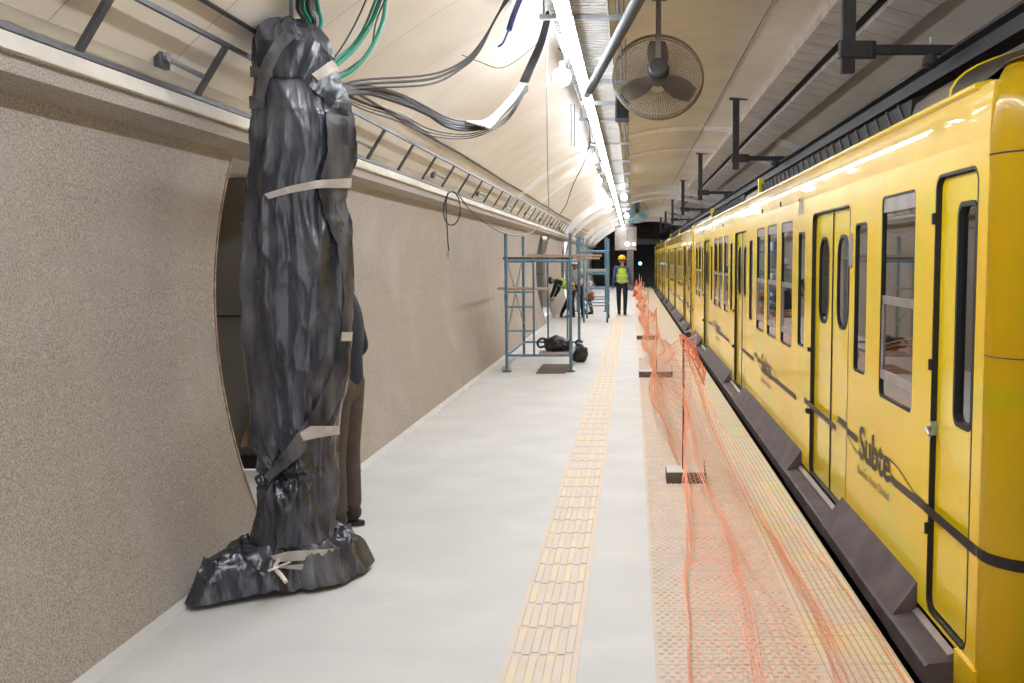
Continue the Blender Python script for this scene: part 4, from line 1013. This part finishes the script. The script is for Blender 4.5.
def person(label, loc, J, clothes, rz=0, group=None):
    """J: joint dict, local coords, person faces +Y at rz=0"""
    t = thing('person', label, 'person', loc, group, rz)
    V = {k: Vector(v) for k, v in J.items()}
    pel, chest, neck, head = V['pelvis'], V['chest'], V['neck'], V['head']
    up = (head-neck).normalized(); fw = V.get('face', Vector((0,1,0))).normalized()
    verts = []; edges = []
    def add(p, r, r2=None): verts.append((p.x,p.y,p.z,r) if r2 is None else (p.x,p.y,p.z,r,r2)); return len(verts)-1
    a = add(pel,.13,.10); b = add(pel.lerp(chest,.5),.12,.09); c = add(chest,.14,.10); d = add(neck,.055); e = add(neck.lerp(head,.45),.05); f_ = add(head-up*.05,.078,.085); g_ = add(head+up*.04,.082,.095); h_ = add(head+up*.10,.05,.06)
    edges += [(a,b),(b,c),(c,d),(d,e),(e,f_),(f_,g_),(g_,h_)]
    for s in ('l','r'):
        sh, el, wr = V['sh'+s], V['el'+s], V['wr'+s]
        i1 = add(sh,.052); i2 = add(sh.lerp(el,.5),.045); i3 = add(el,.037); i4 = add(wr,.024)
        edges += [(c,i1),(i1,i2),(i2,i3),(i3,i4)]
        hd = (wr-el).normalized(); side = hd.cross(Vector((1,0,.2))).normalized()
        pm = wr+hd*.07; i5 = add(pm,.030,.018); edges.append((i4,i5))
        hp, kn, an = V['hip'+s], V['kn'+s], V['an'+s]
        k1 = add(hp,.085); k2 = add(kn,.052); k3 = add(kn.lerp(an,.35),.052); k4 = add(an,.034); edges += [(a,k1),(k1,k2),(k2,k3),(k3,k4)]
    body = skin_obj('body', verts, edges, 'skin', t)
    # fingers
    for s in ('l','r'):
        el, wr = V['el'+s], V['wr'+s]; hd = (wr-el).normalized(); side = hd.cross(Vector((1,0,.2))).normalized(); nrm = hd.cross(side)
        bm = B()
        for q in range(4):
            ln = (.065,.08,.075,.058)[q]; b0 = wr+hd*.085+side*(.026-.0175*q); 
            tube(bm, [b0-hd*.02, b0+hd*ln*.45, b0+hd*ln*.8+nrm*.015, b0+hd*ln*.95+nrm*.035], [.009,.009,.008,.006], 8)
        b0 = wr+hd*.03+side*.03; tube(bm, [b0, b0+side*.025+hd*.03, b0+side*.03+hd*.06+nrm*.01], [.011,.010,.007], 8)
        link('hand', bm, 'skin', t, True)
    # face: nose, ears
    rt = fw.cross(up).normalized(); bm = B()
    tube(bm, [head+fw*.085+up*.02, head+fw*.105-up*.015, head+fw*.088-up*.025], [.008,.013,.008], 8)
    for s in (-1,1): tube(bm, [head+rt*s*.078+up*.02, head+rt*s*.092, head+rt*s*.078-up*.03], [.008,.014,.008], 8)
    link('nose_and_ears', bm, 'skin', t, True)
    bm = B()
    for s in (-1,1):
        bmesh.ops.create_uvsphere(bm, u_segments=8, v_segments=6, radius=.011, matrix=Matrix.Translation(head+fw*.086+rt*s*.032+up*.015))
    tube(bm, [head+fw*.088+rt*.022-up*.05, head+fw*.094-up*.052, head+fw*.088-rt*.022-up*.05], .005, 6); link('eyes_and_mouth', bm, 'hair', t, True)
    bm = B(); bmesh.ops.create_uvsphere(bm, u_segments=20, v_segments=14, radius=.104)
    for v in bm.verts: 
        if v.co.z < -.02: v.co.z *= .5
    q = up.to_track_quat('Z','Y').to_matrix().to_4x4(); bmesh.ops.transform(bm, matrix=Matrix.Translation(head+up*.045-fw*.018) @ q, verts=bm.verts[:]); link('hair', bm, 'hair', t, True)
    # trousers
    vs = []; es = []
    def ad2(p, r, r2=None): vs.append((p.x,p.y,p.z,r) if r2 is None else (p.x,p.y,p.z,r,r2)); return len(vs)-1
    a = ad2(pel,.155,.12); b = ad2(pel.lerp(chest,.3),.145,.11); es.append((a,b))
    for s in ('l','r'):
        hp, kn, an = V['hip'+s], V['kn'+s], V['an'+s]
        k1 = ad2(hp.lerp(kn,.08),.10); k2 = ad2(hp.lerp(kn,.55),.085); k3 = ad2(kn,.072); k4 = ad2(kn.lerp(an,.5),.064); k5 = ad2(an+Vector((0,0,.0)),.056); es += [(a,k1),(k1,k2),(k2,k3),(k3,k4),(k4,k5)]
    skin_obj('trousers', vs, es, clothes['trousers'], t)
    vs = []; es = []
    low = clothes.get('hem', .0)
    a = ad2(pel.lerp(chest,low),.165,.13); b = ad2(pel.lerp(chest,.55),.155,.12); c = ad2(chest,.17,.125); d = ad2(neck-(neck-chest)*.15,.085,.075); es += [(a,b),(b,c),(c,d)]
    for s in ('l','r'):
        sh, el, wr = V['sh'+s], V['el'+s], V['wr'+s]
        i1 = ad2(sh,.072); i2 = ad2(sh.lerp(el,.5),.062); i3 = ad2(el,.054); i4 = ad2(el.lerp(wr,.92),.042); es += [(c,i1),(i1,i2),(i2,i3),(i3,i4)]
    skin_obj(clothes['top_name'], vs, es, clothes['top'], t)
    if 'vest' in clothes:
        vs = []; es = []
        a = ad2(pel.lerp(chest,-.18),.185,.15); b = ad2(pel.lerp(chest,.5),.18,.145); c = ad2(chest,.20,.15); d = ad2(chest.lerp(neck,.75),.16,.11); es += [(a,b),(b,c),(c,d)]
        ve = skin_obj('vest', vs, es, clothes['vest'], t, sub=2)
        ax = (chest-pel).normalized()
        for u in (.18,.62):
            c_ = pel.lerp(chest,u); qm = ax.to_track_quat('Z','Y').to_matrix().to_4x4()
            bm = B(); R1 = .176; 
            pts = [Matrix.Translation(c_) @ qm @ Vector((R1*math.cos(2*PI*k/28), R1*.80*math.sin(2*PI*k/28), 0)) for k in range(28)]
            tube(bm, pts, .022, 6, True); link('reflective_band', bm, 'silver', ve, True)
    if 'helmet' in clothes:
        q = (up-fw*.12).normalized().to_track_quat('Z','Y').to_matrix().to_4x4(); mm = Matrix.Translation(head+up*.06) @ q
        bm = B(); lathe(bm, [(.135,-.012),(.14,.0),(.122,.004),(.118,.04),(.10,.085),(.065,.115),(.02,.127)], mat4=mm, n=28)
        tube(bm, [mm @ Vector((0, .11*math.cos(PI*k/10), .012+.118*math.sin(PI*k/10))) for k in range(11)], .010, 6)
        hh = link('helmet', bm, clothes['helmet'], t, True)
        bm = B(); lathe(bm, [(.10,-.004),(.105,.008),(.02,.01)], Vector((0,0,0)), mat4=Matrix.Translation(fw*.075) @ mm, n=24); link('peak', bm, clothes['helmet'], hh, True)
    for s in ('l','r'):
        an = V['an'+s]; ft = V.get('toe'+s, Vector((an.x, an.y+.17, .03))); dirn = (ft-an); dirn.z = 0; dirn = dirn.normalized() if dirn.length > 1e-4 else Vector((0,1,0))
        b0 = Vector((an.x,an.y,max(0,an.z-.085)))
        verts_ = []; 
        vs = []; es = []
        i0 = ad2(an+Vector((0,0,.05)),.055); i1 = ad2(b0+Vector((0,0,.06))-dirn*.02,.052,.05); i2 = ad2(b0+dirn*.09+Vector((0,0,.045)),.050,.042); i3 = ad2(b0+dirn*.18+Vector((0,0,.038)),.045,.032)
        es = [(0,1),(1,2),(2,3)]; bo = skin_obj('boot', vs, es, clothes['boot'], t, sub=2)
        bm = B(); sd = Vector((-dirn.y, dirn.x, 0)); lp = []
        for k in range(16):
            a_ = 2*PI*k/16; lp.append(b0+dirn*(.075+.15*math.cos(a_))+sd*(.052*math.sin(a_)))
        A = [bm.verts.new((p.x,p.y,b0.z+.001)) for p in lp]; Bq = [bm.verts.new((p.x,p.y,b0.z+.025)) for p in lp]
        for k in range(16): bm.faces.new((A[k],A[(k+1)%16],Bq[(k+1)%16],Bq[k]))
        bm.faces.new(A); bm.faces.new(Bq[::-1]); link('sole', bm, 'bootb', bo)
    return t
def stand(**k):
    J = dict(pelvis=(0,0,.95), chest=(0,0,1.32), neck=(0,0,1.49), head=(0,.02,1.62), shl=(-.19,0,1.42), ell=(-.24,-.02,1.12), wrl=(-.24,.06,.87), shr=(.19,0,1.42), elr=(.24,-.02,1.12), wrr=(.24,.06,.87),
             hipl=(-.09,0,.90), knl=(-.10,.02,.50), anl=(-.10,-.0,.09), hipr=(.09,0,.90), knr=(.10,.02,.50), anr=(.10,0,.09))
    J.update(k); return J
# worker walking away
pA_ = onZ(622,315); person('person in yellow helmet and lime hi-vis vest walking away down the platform', (pA_.x,pA_.y,0), stand(anl=(-.09,.16,.09), knl=(-.10,.12,.50), anr=(.09,-.12,.10), knr=(.10,.06,.50), wrl=(-.27,.12,.90), wrr=(.27,-.02,.88)), dict(trousers='navy', top='blue_shirt', top_name='shirt', vest='lime', helmet='hat_y', boot='bootb'))
# white helmet worker standing, legs apart, facing camera-left
pB_ = onZ(577,317); person('person in white helmet and grey shirt standing behind the near scaffold with legs apart', (pB_.x,pB_.y,0), stand(pelvis=(0,0,.88), chest=(.05,.08,1.24), neck=(.05,.14,1.40), head=(.05,.20,1.53), shl=(-.14,.1,1.34), shr=(.24,.1,1.34), ell=(-.24,.26,1.10), elr=(.26,.28,1.10), wrl=(-.12,.46,.98), wrr=(.14,.48,.98),
    hipl=(-.09,0,.84), hipr=(.09,0,.84), knl=(-.16,.12,.47), knr=(.26,-.04,.48), anl=(-.18,.05,.09), anr=(.46,-.10,.09)), dict(trousers='navy', top='gray_shirt', top_name='shirt', helmet='hat_w', boot='bootb', hem=.12), rz=math.radians(180))
# lime vest bending left
pC_ = onZ(565,317.5); person('person in lime hi-vis vest bending over beside the left wall', (pC_.x+.22,pC_.y,0), stand(pelvis=(0,0,.86), chest=(0,.36,1.03), neck=(0,.50,1.08), head=(0,.62,1.06), face=(0,.6,-.8), shl=(-.18,.42,1.04), shr=(.18,.42,1.04), ell=(-.2,.50,.78), elr=(.2,.50,.78), wrl=(-.14,.62,.56), wrr=(.14,.62,.56), hipl=(-.09,0,.82), hipr=(.09,0,.82), knl=(-.12,.08,.47), knr=(.12,.06,.47)), dict(trousers='navy', top='navy_j', top_name='shirt', vest='lime', boot='bootb'), rz=math.radians(75))
# orange vest crouching
pD_ = onZ(590,314); person('person in orange vest crouching between the scaffolds', (pD_.x,pD_.y,0), stand(pelvis=(0,0,.52), chest=(0,.20,.86), neck=(0,.32,1.0), head=(0,.42,1.09), shl=(-.19,.22,.96), shr=(.19,.22,.96), ell=(-.22,.40,.72), elr=(.22,.40,.72), wrl=(-.12,.55,.50), wrr=(.12,.55,.50), hipl=(-.09,0,.50), hipr=(.09,0,.50), knl=(-.18,.34,.48), knr=(.18,.34,.48), anl=(-.13,.10,.09), anr=(.13,.10,.09)), dict(trousers='brown_tr', top='gray_shirt', top_name='shirt', vest='orange_v', helmet='hat_w', boot='bootb'), rz=math.radians(150))
# person behind the wrapped post
pE_ = onZ(337,531); person('person in navy jacket and brown trousers mostly hidden behind the black wrapped post', (pE_.x+.05,pE_.y+.04,0), stand(pelvis=(0,.0,.92), chest=(.0,.0,1.36), neck=(0,.10,1.54), head=(0,.17,1.66), shl=(-.19,-.02,1.47), ell=(-.25,-.12,1.20), wrl=(-.2,.16,.98), shr=(.19,.05,1.38), elr=(.24,-.02,1.12), wrr=(.2,.2,1.0)), dict(trousers='brown_tr', top='navy_j', top_name='jacket', boot='boot', hem=-.12), rz=math.radians(80))
# ------------------------------------------------------------------ world, camera
w = bpy.data.worlds.new('world'); bpy.context.scene.world = w; w.use_nodes = True
w.node_tree.nodes['Background'].inputs[0].default_value = (.86,.86,.88,1)
w.node_tree.nodes['Background'].inputs[1].default_value = .7
cam = bpy.data.cameras.new('camera'); co = bpy.data.objects.new('camera', cam); C.objects.link(co)
co.location = (0,0,H); co.rotation_euler = (PI/2-PT, 0, 0); cam.sensor_width = 36; cam.sensor_fit = 'HORIZONTAL'; cam.lens = F/1024*36
cam.shift_x = -(CX-512)/1024; cam.clip_start = .05; cam.clip_end = 300
sc = bpy.context.scene; sc.camera = co
sc.view_settings.view_transform = 'Standard'; sc.view_settings.look = 'None'; sc.view_settings.gamma = 1; sc.view_settings.exposure = 1.08
try: sc.view_settings.use_curve_mapping = False
except Exception: pass
